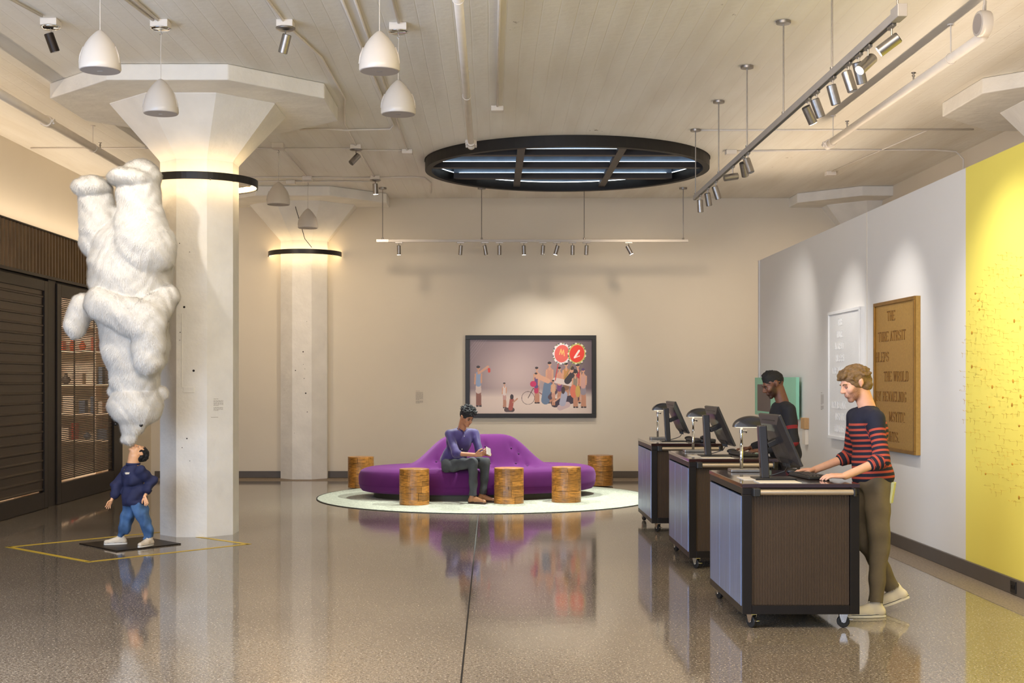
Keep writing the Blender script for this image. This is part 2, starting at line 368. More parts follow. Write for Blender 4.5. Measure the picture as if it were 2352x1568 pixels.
# partition on the right, white part and yellow painted part
wall_part = struct(MB().box(4.03, 4.17, 11.11, 19.66, 0, 3.455).obj('wall_partition', M_part))
s = MB().box(4.024, 4.0295, 14.02, 14.03, .12, 3.45).obj('seam_strip', M_wall, wall_part)
trim_end = struct(MB().box(4.008, 4.028, 19.62, 19.68, 0, 3.45).obj('trim_partition_end', M_part))
M_yellow = pmat('yellow_paint', (244, 226, 104), 0.62, var=0.02, scale=.6)
wall_yel = struct(MB().box(4.03, 4.17, 5.0, 11.109, 0, 3.455).obj('wall_partition_yellow', M_yellow))
baseboard_right = struct(MB().box(4.005, 4.0295, 5.0, 19.6, .003, .125).obj('baseboard_right', M_base, bevel=.003))
outl = thing('power_outlet', 'dark power outlet set in the grey baseboard below the yellow wall', 'outlet', (4.002, 10.02, .065))
MB().box(-.008, .003, -.05, .05, -.045, .045).obj('cover_plate', M_plastic, outl, bevel=.002)
for dy in (-.022, .022): MB().box(-.012, -.008, dy-.013, dy+.013, -.016, .016).obj('socket', M_blackmetal, outl, bevel=.002)
# bare steel rail under the ceiling at the far right wall is left plain

# ------------------------------------------------------------------ columns
def octa(w, c=(0, 0)):
    a = w/2; k = a*math.tan(PI/8)
    return [(c[0]+x, c[1]+y) for x, y in ((a, -k), (a, k), (k, a), (-k, a), (-a, k), (-a, -k), (-k, -a), (k, -a))]
def column(x, y, label):
    o = MB(); p = octa(.78)
    o.prism(p, 0, 4.0)
    shaft = o.obj('column', M_conc); shaft.location = (x, y, 0); shaft['kind'] = 'structure'; shaft['label'] = label
    n = 8; vs = []; 
    rings = ((.78, 3.98), (.80, 4.0), (1.74, 4.56), (1.74, 4.585))
    for wd, z in rings: vs += [(a, b_, z) for a, b_ in octa(wd)]
    fs = [(j*8+i, j*8+(i+1) % 8, (j+1)*8+(i+1) % 8, (j+1)*8+i) for j in range(3) for i in range(8)]
    c = MB().add(vs, fs+[tuple(range(8))[::-1], tuple(range(24, 32))]).obj('capital', M_conc, shaft)
    d = MB().prism(octa(2.85), 4.57, H-.002).obj('drop_panel', M_conc, shaft, bevel=.012)
    # chips and plugged holes in the concrete
    for k in range(9):
        a, z = random.uniform(-.14, .14), random.uniform(.6, 3.5)
        h = MB(); h.cyl((a, -.3915, z), (a, -.3895, z), .004+.009*random.random()**2, n=9); h.obj('plugged_hole', M_dark, shaft)
    return shaft
CX, CY = -3.16, 14.13
col1 = column(CX, CY, 'near octagonal white concrete column with flared capital')
col2 = column(-3.16, 22.1, 'far octagonal white column half set into the back wall')
col3 = column(6.45, 22.1, 'white column capital in the far right corner behind the partition')
col4 = column(6.42, 13.9, 'white column capital rising behind the yellow part of the partition')
cp = MB().box(-.09, .03, -.396, -.388, 1.52, 1.58).obj('patch_plate', M_conc, col1, bevel=.002)
cp = MB().tube([(-.1, -.393, 1.58), (-.1, -.393, 2.35)], .006, 6).obj('embedded_conduit', M_conc, col1)

def ring_light(x, y, label, a0=0, a1=2*PI, power=60):
    t = thing('ring_light', label, 'light', (x, y, 3.735))
    n = 72; A = [a0+(a1-a0)*i/n for i in range(n+1)]
    def band(r0, r1, z0, z1):
        vs = []; 
        for a in A:
            for r, z in ((r0, z0), (r1, z0), (r1, z1), (r0, z1)): vs.append((r*math.cos(a), r*math.sin(a), z))
        fs = [(4*i+k, 4*i+(k+1) % 4, 4*(i+1)+(k+1) % 4, 4*(i+1)+k) for i in range(n) for k in range(4)]
        fs = [f[::-1] for f in fs]
        if a1-a0 < 6.2: fs += [(0, 1, 2, 3), (4*n+3, 4*n+2, 4*n+1, 4*n)]
        b = MB(); b.add(vs, fs); return b
    band(.605, .62, 0, .078).obj('metal_band', M_black, t)
    band(.590, .6045, .012, .066).obj('led_strip', M_led, t)
    for k in range(8):
        a = a0+(a1-a0)*(k+.5)/8
        b = MB(); b.cyl((.37*math.cos(a), .37*math.sin(a), .04), (.605*math.cos(a), .605*math.sin(a), .04), .006, n=6)
        if k % 3 == 0: b.cyl((.62*math.cos(a), .62*math.sin(a), -.008), (.62*math.cos(a), .62*math.sin(a), .006), .008, n=6)
        b.obj('standoff', M_nickel, t)
    return t
ring_light(CX, CY, 'glowing black ring light around the near column')
ring_light(-3.16, 22.1, 'half ring light glowing around the far column against the back wall', PI+.03, 2*PI-.03)
cb = MB().tube([W(656, 419, 21.3), W(670, 440, 21.3), W(680, 480, 21.3), W(692, 520, 21.35), W(700, 548, 21.4), W(716, 568, 21.5)], .006, 6).obj('power_cable', M_rubber, smooth=True)
tag(cb, 'black power cable dropping from the ceiling to the far ring light', 'cable')
tag(MB().box(-3.42, -3.14, 21.28, 21.34, 4.72-.10+.02, 4.70-.06+.02).obj('cable_clip_plate', M_black, cb) , None)

# wall label on column, wall labels
def wall_text(T, w, rows, dz, label, th=.45, group=None):
    o = MB(); o.T = T; z = 0
    r = random.Random(len(label))
    for i in range(rows):
        if i in (1, rows-4): z -= dz*.8
        x = 0; end = w*(.95 if i not in (0, rows-5, rows-1) else .5)
        while x < end:
            l = r.uniform(.008, .03); o.box(x, min(x+l, end), -.0012, 0, z-dz*th, z); x += l+.005
        z -= dz
    ob = o.obj('wall_label', M_text); return tag(ob, label, 'label', group)
wall_text(Matrix.Translation(W(955, 897, YB-.001)), .13, 16, .0125, 'small grey text label on the back wall left of the framed picture')
T = Matrix.Translation((CX, CY, 0)) @ Matrix.Rotation(PI/4, 4, 'Z') @ Matrix.Translation((-.08, -.3905, 1.455))
wall_text(T, .125, 11, .0105, 'small grey text block on the near column facing the hall')
T = Matrix.Translation((CX, CY, 0)) @ Matrix.Rotation(PI/4, 4, 'Z') @ Matrix.Translation((-.11, -.3905, 1.262))
wall_text(T, .17, 1, .012, 'single line of grey lettering under the text block on the column')
T = Matrix.Translation((4.029, 16.0, 1.50)) @ Matrix.Rotation(-PI/2, 4, 'Z')
wall_text(T, .14, 14, .014, 'faint grey text label on the partition between mint panel and white relief')

# ------------------------------------------------------------------ skylight
sky = thing('round_skylight', 'round black rimmed skylight with cross beams and white light strips', 'skylight', (SX, SY, 4.59))
M_rim = pmat('skylight_rim', (22, 18, 15), .6, .0, var=.1)
M_web = pmat('blue_steel_web', (128, 146, 166), .4, .3, var=.15, scale=5)
M_beam = pmat('skylight_beam', (62, 56, 54), .5, .2, var=.1)
b = MB(); b.lathe([(1.99, .75), (1.99, 0.0), (1.90, 0.0), (1.90, .03), (1.955, .03), (1.955, .75)], n=96, closed=True); rim = b.obj('rim', M_rim, sky)
b = MB(); b.lathe([(1.93, .15), (1.93, .74), (1.952, .74), (1.952, .15)], n=96, closed=True); b.obj('inner_drum', M_web, sky)
def chord(yo): return math.sqrt(max(0, 1.9**2-yo**2))
for yo in (-1.0, 0.02, 1.0):
    c = chord(yo)
    bm = MB().box(-c, c, yo-.06, yo+.06, .05, .13).obj('beam', M_beam, sky)
    MB().box(-c, c, yo-.008, yo+.008, .131, .55).obj('web', M_web, bm)
    MB().box(-c+.08, c-.08, yo-.032, yo-.010, .132, .139).obj('light_strip', M_ledw, bm)
for xo in (-.67, .64):
    c = chord(xo)
    MB().box(xo-.05, xo+.05, -c, c, .045, .10).obj('cross_beam', M_beam, sky)
a_ = MB(); pts = [(1.90*math.cos(t), 1.90*math.sin(t), .14) for t in np.linspace(PI*.28, PI*.72, 24)]; a_.tube(pts, .005, 6).obj('light_strip', M_ledw, sky)
for s in (-1, 1):
    a_ = MB(); pts = [(s*1.88*math.cos(t), 1.88*math.sin(t), .14) for t in np.linspace(PI*.08, PI*.17, 8)]; a_.tube(pts, .005, 6).obj('light_strip', M_ledw, sky)
def glass():
    m = bpy.data.materials.new('clear_glass'); m.use_nodes = True; N = m.node_tree.nodes; L = m.node_tree.links
    t = N.new('ShaderNodeBsdfTransparent'); t.inputs[0].default_value = (.75, .86, .95, 1); g = N.new('ShaderNodeBsdfGlossy'); g.inputs['Roughness'].default_value = .05
    fr = N.new('ShaderNodeFresnel'); mx = N.new('ShaderNodeMixShader'); L.new(fr.outputs[0], mx.inputs[0]); L.new(t.outputs[0], mx.inputs[1]); L.new(g.outputs[0], mx.inputs[2])
    L.new(mx.outputs[0], N['Material Output'].inputs[0]); return m
M_glass = glass()
MB().lathe([(.001, .60), (1.95, .60), (1.95, .615), (.001, .615)], n=48).obj('glass_pane', M_glass, sky)

# ------------------------------------------------------------------ storefront on the left
M_corr = pmat('bronze_corrugated', (84, 66, 46), .38, .75, var=.15, scale=4)
XS = -5.75
sf = struct(MB().box(-9.2, XS-.06, 5.0, YB, 3.50, 3.56).obj('storefront_roof', M_dark))
tag(sf, 'flat dark roof of the shop storefront on the left')
b = MB(); y = 6.0; prof = []
while y < 20.35:
    prof += [(y, 0), (y+.025, .05), (y+.065, .05), (y+.09, 0)]; y += .12
vs = []; fs = []
for yy, d in prof: vs += [(XS-.05+d, yy, 3.0), (XS-.05+d, yy, 3.57)]
fs = [(2*i, 2*i+2, 2*i+3, 2*i+1) for i in range(len(prof)-1)]
hd = struct(b.add(vs, fs).obj('wall_storefront_header', M_corr)); m_ = hd.modifiers.new('s', 'SOLIDIFY'); m_.thickness = .004
MB().box(XS-.06, XS+.012, 6.0, 20.4, 3.562, 3.580).obj('top_cap', M_dark, hd)
tag(hd, 'corrugated bronze metal header above the shop doors')
MB().box(XS-.08, XS+.02, 6.0, 20.4, 2.96, 2.998).obj('ledge', M_dark, hd)
MB().box(XS-.16, XS-.06, 6.0, 20.4, 2.86, 3.5).obj('backing', M_dark, hd)
tr = struct(MB().box(XS-.14, XS-.02, 16.98, 17.28, 0, 2.96).obj('trim_door_post', M_dark))
tag(tr, 'dark bronze post between the two shop doors')
tr2 = struct(MB().box(XS-.14, XS-.02, 20.05, 20.4, 0, 2.96).obj('trim_corner_post', M_dark)); tag(tr2, 'dark bronze corner post at the far end of the storefront')
wl2 = struct(MB().box(XS-.12, XS-.02, 20.4, YB, 0, 3.56).obj('wall_storefront_end', M_wall))
def rect_frame(parent, y0, y1, z0, z1, t, x0, x1, mat, name='frame_member'):
    for (a, b_, c, d) in ((y0, y0+t, z0, z1), (y1-t, y1, z0, z1), (y0+t, y1-t, z0, z0+t*1.6), (y0+t, y1-t, z1-t, z1)):
        MB().box(x0, x1, a, b_, c, d).obj(name, mat, parent, bevel=.004)
M_slat = pmat('bronze_slat', (74, 64, 54), .42, .55, var=.1, scale=20)
def perf_mat():
    m = pmat('perforated_slat', (66, 56, 48), .45, .6, var=.1, scale=8)
    N = m.node_tree.nodes; L = m.node_tree.links; b_ = N['Principled BSDF']
    tc = N.new('ShaderNodeTexCoord'); mp = N.new('ShaderNodeMapping'); mp.inputs['Scale'].default_value = (50, 50, 50); L.new(tc.outputs['Object'], mp.inputs[0])
    v = N.new('ShaderNodeTexVoronoi'); v.inputs['Scale'].default_value = 1.0; v.inputs['Randomness'].default_value = 0; L.new(mp.outputs[0], v.inputs['Vector'])
    r = N.new('ShaderNodeValToRGB'); r.color_ramp.elements[0].position = .25; r.color_ramp.elements[1].position = .3
    r.color_ramp.elements[0].color = (.004, .003, .003, 1); r.color_ramp.elements[1].color = lin((84, 72, 60))+(1,); L.new(v.outputs['Distance'], r.inputs[0]); L.new(r.outputs[0], b_.inputs['Base Color'])
    return m
M_perf = perf_mat()
d1 = thing('door_1', None, None, (XS, 0, 0)); d1['kind'] = 'structure'; d1['label'] = 'closed dark roll down grille door of horizontal folds at far left'
rect_frame(d1, 12.5, 16.92, .004, 2.93, .13, -.07, .0, M_dark)
z = .23; k = 0
sl = None
while z < 2.72:
    b = MB(); y0, y1 = 12.64, 16.78
    poly = [(-.05, z-.001), (-.014, z+.004), (-.010, z+.020), (-.026, z+.034), (-.026, z+.1235)]; poly[4] = (-.05, z+.1235); poly.insert(4, (-.022, z+.1235))
    vs = [(x, yy, zz) for yy in (y0, y1) for x, zz in poly]; n = 6
    b.add(vs, [tuple(range(6)), tuple(range(6, 12))[::-1]]+[(i, 6+i, 6+(i+1) % 6, (i+1) % 6) for i in range(6)])
    b.obj('slat', M_perf, d1); z += .124
d2 = thing('door_2', None, None, (XS, 0, 0)); d2['kind'] = 'structure'; d2['label'] = 'slatted dark metal shop door with lit shelves showing through'
rect_frame(d2, 17.28, 20.05, .004, 2.93, .17, -.07, .0, M_dark)
b = MB(); z = .31
while z < 2.75:
    b.box(-.050, -.028, 17.46, 19.87, z, z+.0178); z += .0255
o = b.obj('thin_slats', M_slat, d2); o['kind'] = 'stuff'
for yy in (18.15, 19.05): MB().box(-.06, -.046, yy-.012, yy+.012, .3, 2.76).obj('slat_ladder', M_dark, d2)
# shop interior seen through the slats
M_shopw = pmat('shop_wall', (214, 178, 146), .8, var=.04)
struct(MB().box(-9.2, -9.05, 5, YB, 0, 3.5).obj('wall_shop_left', M_shopw))
struct(MB().box(-9.05, XS-.2, 12.2, 12.3, 0, 3.5).obj('wall_shop_front', M_shopw))
area('shop_light', (-7.2, 19.0, 3.40), (-7.0, 21.8, 1.2), 1.6, 1.2, 220, (1.0, .76, .55))
MB_T = None
sh = thing('shop_shelves', 'lit white shop shelves seen through the slatted door', 'shelves', (-6.85, 21.85, 0))
M_shelf = pmat('shop_shelf_white', (240, 226, 206), .5, var=.02)
SHZ = [.66, 1.10, 1.585, 2.14, 2.55]
for zz in SHZ: MB().box(-1.1, .95, -.20, .18, zz-.03, zz).obj('shelf_board', M_shelf, sh, bevel=.003)
for xx in (-1.1, -.42, .26, .95): MB().box(xx-.015, xx+.015, -.18, .18, 0, 2.9).obj('upright', M_shelf, sh)
cols = [((206, 84, 40), 'orange'), ((188, 176, 160), 'cream'), ((70, 62, 60), 'dark grey'), ((178, 60, 44), 'red'), ((90, 110, 140), 'blue'), ((226, 214, 196), 'white')]
Mc = [(pmat('shop_goods_%d' % i, c, .5, var=.04), n_) for i, (c, n_) in enumerate(cols)]
ORD = 'zeroth first second third fourth fifth sixth seventh eighth ninth tenth eleventh twelfth thirteenth fourteenth fifteenth sixteenth'.split()
rr = random.Random(3); plc = ['lowest', 'second', 'third', 'fourth', 'top']
for si, zz in enumerate(SHZ[:4]):
    x = -7.8; k = 0
    while x < -6.05:
        wdt = rr.uniform(.05, .2); hgt = rr.uniform(.12, .3); mi = rr.randrange(len(Mc)) if not (si == 3) else 0
        nm, cat = ('book', 'book') if wdt < .09 else (('vase', 'vase') if rr.random() < .4 else ('boxed_game', 'box'))
        if nm == 'vase':
            o = MB().lathe([(.03, 0), (wdt*.4, hgt*.3), (wdt*.42, hgt*.5), (.02, hgt*.85), (.028, hgt)], n=14).obj(nm, Mc[mi][0], smooth=True)
        else: o = MB().box(-wdt/2, wdt/2, -.09, .09, 0, hgt).obj(nm, Mc[mi][0], bevel=.003)
        o.location = (x+wdt/2, 21.83, zz+.001)
        k += 1
        tag(o, '%s %s, %s from the left on the %s lit shelf inside the shop' % (Mc[mi][1], nm.replace('_', ' '), ORD[k], plc[si]), cat, 'goods on the %s shop shelf' % plc[si])
        x += wdt+rr.uniform(.02, .12)

# ------------------------------------------------------------------ hanging bell speakers
def make_speaker(loc_bottom, top, label, canopy=True, cable_off=False):
    x, y, z = loc_bottom
    t = thing('hanging_speaker', label, 'speaker', (x, y, z), 0, 'white bell shaped speakers hung from the ceiling')
    prof = [(.146, .0), (.151, .012), (.150, .04), (.143, .09), (.128, .145), (.104, .195), (.072, .24), (.042, .272), (.018, .292), (.006, .297)]
    MB().lathe(prof, n=40).obj('shell', M_white, t, smooth=True, angle=60)
    MB().lathe([(.001, -.003), (.141, -.003), (.144, .004)], n=40).obj('grille', M_grille, t)
    MB().box(-.02, .02, -.006, .006, -.006, -.003).obj('badge', M_nickel, t)
    rb = MB()
    for sx in (-1, 1): rb.tube([(sx*.148, -.02, .05), (sx*.140, -.022, .11), (sx*.118, -.02, .17)], .006, 6)
    rb.obj('side_rib', M_white, t, smooth=True)
    h = H-z
    MB().tube([(0, 0, .29), (0, 0, .6 if cable_off else h*.7), (0.003, 0, h-.12)], .0035, 6).obj('cable', M_white, t)
    if canopy:
        MB().box(-.075, .075, -.075, .075, h-.065, h-.001).obj('junction_box', M_pipe, t, bevel=.005)
        MB().lathe([(.001, h-.085), (.06, h-.082), (.085, h-.07), (.088, h-.065)], n=28).obj('canopy', M_chrome if y < 12 else M_white, t, smooth=True)
        hk = MB(); hk.tube([(0, 0, h-.085), (.004, 0, h-.10), (.012, 0, h-.11), (0, 0, h-.125), (-.01, 0, h-.115)], .003, 5); hk.obj('hook', M_nickel, t)
    return t
make_speaker((-2.88, 9.6, 3.925), H, 'white hanging speaker nearest the top left corner, the larger of the front pair')
make_speaker((-2.84, 11.2, 3.935), H, 'white hanging speaker in front of the near column capital')
make_speaker((-.83, 9.64, 3.93), H, 'large white hanging speaker at top centre with cable running out of view')
make_speaker((-.81, 11.3, 3.95), H, 'white hanging speaker just below and right of the large top centre one')
make_speaker((-2.78, 17.0, 3.935), H, 'smaller white hanging speaker right of the near column ring light')
make_speaker((-2.79, 19.8, 3.955), H, 'smallest white hanging speaker in front of the far column capital')

# ------------------------------------------------------------------ track and single spot heads
HEAD_L = .165; HEAD_R = .040
def spot_body(parent, top, direction, lit, Ls=HEAD_L, r=HEAD_R, mat=None):
    """cylinder head hanging from point top (local to parent), pointing along direction"""
    d = Vector(direction).normalized(); top = Vector(top); stem = .09
    pv = top-Vector((0, 0, stem))
    MB().cyl(top, pv, .006, n=8).obj('stem', M_nickel, parent)
    a = pv-d*.05; e = pv+d*(Ls-.05)
    b = MB().cyl(a, e, r, n=24, caps=True); o = b.obj('lamp_body', mat or M_nickel, parent, smooth=True, angle=30)
    MB().cyl(e, e+d*.003, r*.86, n=24).obj('lens', M_lamp if lit else M_lampoff, parent)
    MB().cyl(a-d*.004, a, r*.9, n=24).obj('back_cap', M_plastic, parent)
    return parent.location+e+d*.02
def mount_adapter(parent, along):
    x, y = (.06, .012) if along == 'x' else (.012, .06)
    MB().box(-x, x, -y, y, -.022, -.002).obj('track_adapter', M_nickel, parent, bevel=.002)
def single_spot(x, y, d, lit, label, metal):
    t = thing('ceiling_spotlight', label, 'spotlight', (x, y, H), 0, 'single spotlights on ceiling canopies')
    MB().box(-.07, .07, -.07, .07, -.06, -.001).obj('junction_box', M_pipe, t, bevel=.005)
    MB().lathe([(.001, -.085), (.06, -.083), (.082, -.070), (.084, -.060)], n=28).obj('canopy', metal, t, smooth=True)
    e = spot_body(t, (0, 0, -.08), d, lit, .155, .040, M_dark if metal is M_chrome else M_nickel)
    return e
eb = single_spot(-3.77, 11.16, (.28, .25, -.95), False, 'dark spotlight on a chrome ceiling canopy nearest the left edge', M_chrome)
ec = single_spot(-1.77, 11.2, (-.28, .2, -.95), False, 'steel spotlight on a ceiling canopy right of the near column capital', M_nickel)
single_spot(-1.78, 17.1, (-.62, -.35, -.75), False, 'small tilted spotlight midway between column capital and skylight', M_nickel)
ed = single_spot(-1.76, 19.7, (.05, .1, -1), True, 'small lit spotlight pointing straight down left of the skylight', M_nickel)
spot('bear_spot', eb, (-3.6, 13.0, 2.7), 120, NEUT, 62, .6, .04)
spot('bear_spot', ec, (-3.5, 13.0, 2.5), 45, NEUT, 60, .7, .04)
spot('down_spot', ed, (-1.7, 20.3, 0), 30, NEUT, 50, .6, .04)

def track(label, p0, p1, rods, z, axis):
    t = thing('lighting_track', label, 'lighting track', (0, 0, 0))
    if axis == 'x': MB().box(p0, p1, rods[0][1]-.018, rods[0][1]+.018, z-.02, z+.02).obj('rail', M_white, t, bevel=.003); 
    else:
        x = rods[0][0]; MB().box(x-.02, x+.02, p0, p1, z-.028, z+.028).obj('rail', M_track, t, bevel=.003)
        MB().box(x-.012, x+.012, p0+.05, p1, z-.0295, z-.0275).obj('rail_slot', M_black, t)
        MB().box(x-.03, x+.03, p0-.05, p0+.10, z-.035, z+.045).obj('end_feed', M_track, t, bevel=.004)
    if axis == 'x': MB().box(p0-.02, p0+.18, rods[0][1]-.022, rods[0][1]+.022, z-.024, z+.024).obj('end_feed', M_nickel, t, bevel=.003)
    for i, (x, y) in enumerate(rods):
        MB().cyl((x, y, z+.02), (x, y, H-.02), .0065, n=8).obj('rod', M_nickel, t)
        MB().lathe([(.001, H-.028), (.062, H-.026), (.064, H-.004), (.001, H-.002)], (x, y, 0), 24).obj('canopy', M_nickel, t, smooth=True, angle=40)
        MB().cyl((x, y, z+.02), (x, y, z+.05), .016, n=10).obj('rod_clamp', M_nickel, t)
    return t
YT = 20.9; ZT = 3.88
track('white lighting track hung parallel to the back wall', -1.83, 3.14, [(-1.75, YT), (-.165, YT), (1.475, YT), (3.06, YT)], ZT, 'x')
heads = [(916, 0, 1, 'leftmost'), (1058, -.08, 0, 'second from left'), (1114, .18, 0, 'third from left'), (1147, 0, 0, 'fourth from left'), (1203, .04, 1, 'fifth from left'), (1247, -.06, 0, 'sixth from left'), (1279, -.28, 1, 'seventh from left'), (1315, 0, 0, 'eighth from left'), (1347, -.05, 0, 'ninth from left'), (1444, .55, 1, 'rightmost')]
for px, dx, lit, pos in heads:
    x = (px-1130)*YT/3000
    t = thing('track_spotlight', '%s steel spotlight, %s on the white track at the back wall, pos' % (('lit' if lit else 'dark'), pos), 'spotlight', (x, YT, ZT-.018), 0, 'spotlights on the back wall track')
    t['label'] = '%s steel spotlight, %s of ten on the white track at the back' % ('brightly lit' if lit else 'unlit', pos)
    mount_adapter(t, 'x')
    e = spot_body(t, (0, 0, -.02), (dx, .12 if lit and abs(dx) < .5 else .05, -1), lit, .145, .032)
spot('picture_spot', (.8, YT-.3, 3.75), (.55, YB, 1.9), 60, NEUT, 62, .9, .06)
spot('picture_spot', (1.6, YT-.3, 3.75), (1.3, YB, 1.9), 60, NEUT, 62, .9, .06)
ZT2 = 3.90
track('long steel lighting track running away from the viewer on the right', 8.0, 16.12, [(2.5, 16.04), (2.5, 14.4), (2.5, 12.8), (2.5, 11.2), (2.5, 9.6), (2.5, 8.05)], ZT2, 'y')
h2 = [(2048, (-.75, .3, -.55), 1), (1994, (-.75, -.3, -.7), 1), (1973, (.3, .2, -1), 0), (1949, (.3, -.1, -1), 0), (1913, (.3, .1, -1), 0), (1876, (.4, .1, -1), 0), (1857, (.55, .3, -1), 1), (1718, (.3, -.2, -1), 0), (1708, (.3, .5, -1), 0), (1683, (-.95, -.1, -.15), 0), (1644.5, (.35, .1, -1), 0), (1626, (.2, .2, -1), 0), (1608, (.08, .1, -1), 0)]
o2 = ['nearest', 'second nearest', 'third nearest', 'fourth nearest', 'fifth nearest', 'sixth nearest', 'seventh nearest', 'seventh farthest', 'sixth farthest', 'fifth farthest', 'fourth farthest', 'third farthest', 'farthest']
o2[7] = 'sixth farthest'; o2[8] = 'fifth farthest'; o2[9] = 'fourth farthest'; o2[10] = 'third farthest'; o2[11] = 'second farthest'
desc = ['glowing and tilted toward the viewer', 'the brightest, tilted left', 'hanging behind the bright one', 'pointing down right', 'pointing down right', 'pointing down right', 'lit, leaning right', 'pointing down', 'overlapping its neighbour', 'lying almost level', 'leaning right', 'nearly upright', 'pointing straight down']
for i, (px, d, lit) in enumerate(h2):
    y = 7500/(px-1130)
    t = thing('track_spotlight', '%s steel spotlight on the long right hand track, %s' % (o2[i], desc[i]), 'spotlight', (2.5, y, ZT2-.028), 0, 'spotlights on the long right hand track')
    mount_adapter(t, 'y')
    spot_body(t, (0, 0, -.02), d, lit, .142, .036)
# their beams on the partition
for (y, yt, zt, p, a) in ((9.8, 10.2, 1.6, 150, 80), (8.6, 8.9, 1.4, 90, 80), (12.3, 12.95, 1.6, 95, 62), (14.2, 14.8, 1.6, 80, 60), (16.0, 17.6, 1.6, 60, 75)):
    spot('track_beam', (2.62, y, 3.72), (4.03, yt, zt), p, (1.0, .97, .93), a, .9, .05)

# ------------------------------------------------------------------ rug
def rug_mat():
    m = pmat('speckled_rug', (178, 180, 164), .95, var=.35, scale=45, bump=.9, bscale=70, sheen=.2)
    return m
rug = MB().lathe([(.001, .012), (2.33, .012), (2.36, .006), (2.36, 0.0)], n=128).obj('round_rug', rug_mat())
rug.location = (-.09, 18.48, .001); tag(rug, 'large round speckled pale grey green rug under the purple settee', 'rug')
MB().lathe([(2.361, 0), (2.375, 0), (2.375, .008), (2.361, .008)], n=128, closed=True).obj('edge_strip', M_rubber, rug)

# ------------------------------------------------------------------ settee
def velvet():
    m = bpy.data.materials.new('purple_felt'); m.use_nodes = True; N = m.node_tree.nodes; L = m.node_tree.links; b = N['Principled BSDF']
    tc = N.new('ShaderNodeTexCoord'); n1 = N.new('ShaderNodeTexNoise'); n1.inputs['Scale'].default_value = 4; n1.inputs['Detail'].default_value = 4; L.new(tc.outputs['Object'], n1.inputs[0])
    r = N.new('ShaderNodeValToRGB'); r.color_ramp.elements[0].color = lin((78, 26, 82))+(1,); r.color_ramp.elements[1].color = lin((98, 36, 102))+(1,); L.new(n1.outputs[0], r.inputs[0])
    L.new(r.outputs[0], b.inputs['Base Color']); b.inputs['Roughness'].default_value = .95; b.inputs['Sheen Weight'].default_value = .25; b.inputs['Sheen Tint'].default_value = (.8, .4, .9, 1)
    b.inputs['Specular IOR Level'].default_value = .2
    n2 = N.new('ShaderNodeTexNoise'); n2.inputs['Scale'].default_value = 220; L.new(tc.outputs['Object'], n2.inputs[0]); bp = N.new('ShaderNodeBump'); bp.inputs['Strength'].default_value = .15; bp.inputs['Distance'].default_value = .003
    L.new(n2.outputs[0], bp.inputs['Height']); L.new(bp.outputs[0], b.inputs['Normal']); return m
M_felt = velvet()
M_btn = pmat('dark_purple_button', (58, 20, 66), .6, var=.05)
SA, SB = 1.70, 1.0
def sstep(t): t = min(1, max(0, t)); return t*t*t*(t*(6*t-15)+10)
def seat_h(u, v):
    g = sstep((1.14-abs(u-.0))/.86)
    vv = abs(v+0.0); hgt = sstep((.50-vv)/.44)
    return .435+.02*math.cos(u*.6)*0+.445*g*hgt*(1 if v < 0 else 1)
BTN = [(-.66, -.30), (-.62, -.42), (-.30, -.20), (-.04, -.12), (.05, -.23), (.09, -.36), (.42, -.24), (.46, -.36), (.52, -.27), (.62, -.38), (-.82, -.44), (-.98, -.52), (.12, -.66+.18), (.72, -.50), (-.45, -.50), (-.33, -.10+.0)]
def settee():
    t = thing('settee', 'long oval purple felt settee with humped buttoned backrest', 'settee', (-.19, 18.62, .0), math.radians(12))
    NR, NT = 80, 220; vs = []; fs = []
    def nearb(u, v):
        d = 0
        for bu, bv in BTN: 
            q = ((u-bu)**2+(v-bv)**2)/(.032**2)
            if q < 12: d += .034*math.exp(-q)
        return d
    for i in range(NR+1):
        r = i/NR
        for j in range(NT):
            a = 2*PI*j/NT; u = SA*r*math.cos(a); v = SB*r*math.sin(a)
            # long flat top rounding off at the rim
            edge = (1-r)*SB; dz = 0
            if edge < .12: q = 1-edge/.12; dz = .09*(1-math.sqrt(max(0, 1-q*q)))
            vs.append((u, v, seat_h(u, v)-dz-nearb(u, v)))
    for (k, (off, z)) in enumerate(((1.006, .30), (1.004, .22), (.995, .15), (.975, .11), (.94, .095), (.88, .095))):
        for j in range(NT):
            a = 2*PI*j/NT; vs.append((SA*math.cos(a)*off, (SB*math.sin(a))*off, z))
    for i in range(NR+6):
        for j in range(NT): fs.append((i*NT+j, (i+1)*NT+j, (i+1)*NT+(j+1) % NT, i*NT+(j+1) % NT))
    MB().add(vs, fs).obj('upholstery', M_felt, t, smooth=True)
    pts = []
    n = 96
    def ell(f): return [(SA*f*math.cos(2*PI*k/n), (SB*f)*math.sin(2*PI*k/n)) for k in range(n)]
    MB().prism(ell(.88), .0145, .10).obj('plinth', pmat('settee_plinth', (58, 54, 40), .5, var=.1), t)
    for bu, bv in BTN:
        MB().ball((bu, bv, seat_h(bu, bv)-.030), .014, 10, 6, (1, 1, .6)).obj('button', M_btn, t, smooth=True)
    MB().tube([(x*1.004, y*1.004, .20) for x, y in ell(1.0)]+[(SA*1.004, 0, .20)], .0025, 4).obj('seam', M_felt, t)
    return t
settee()

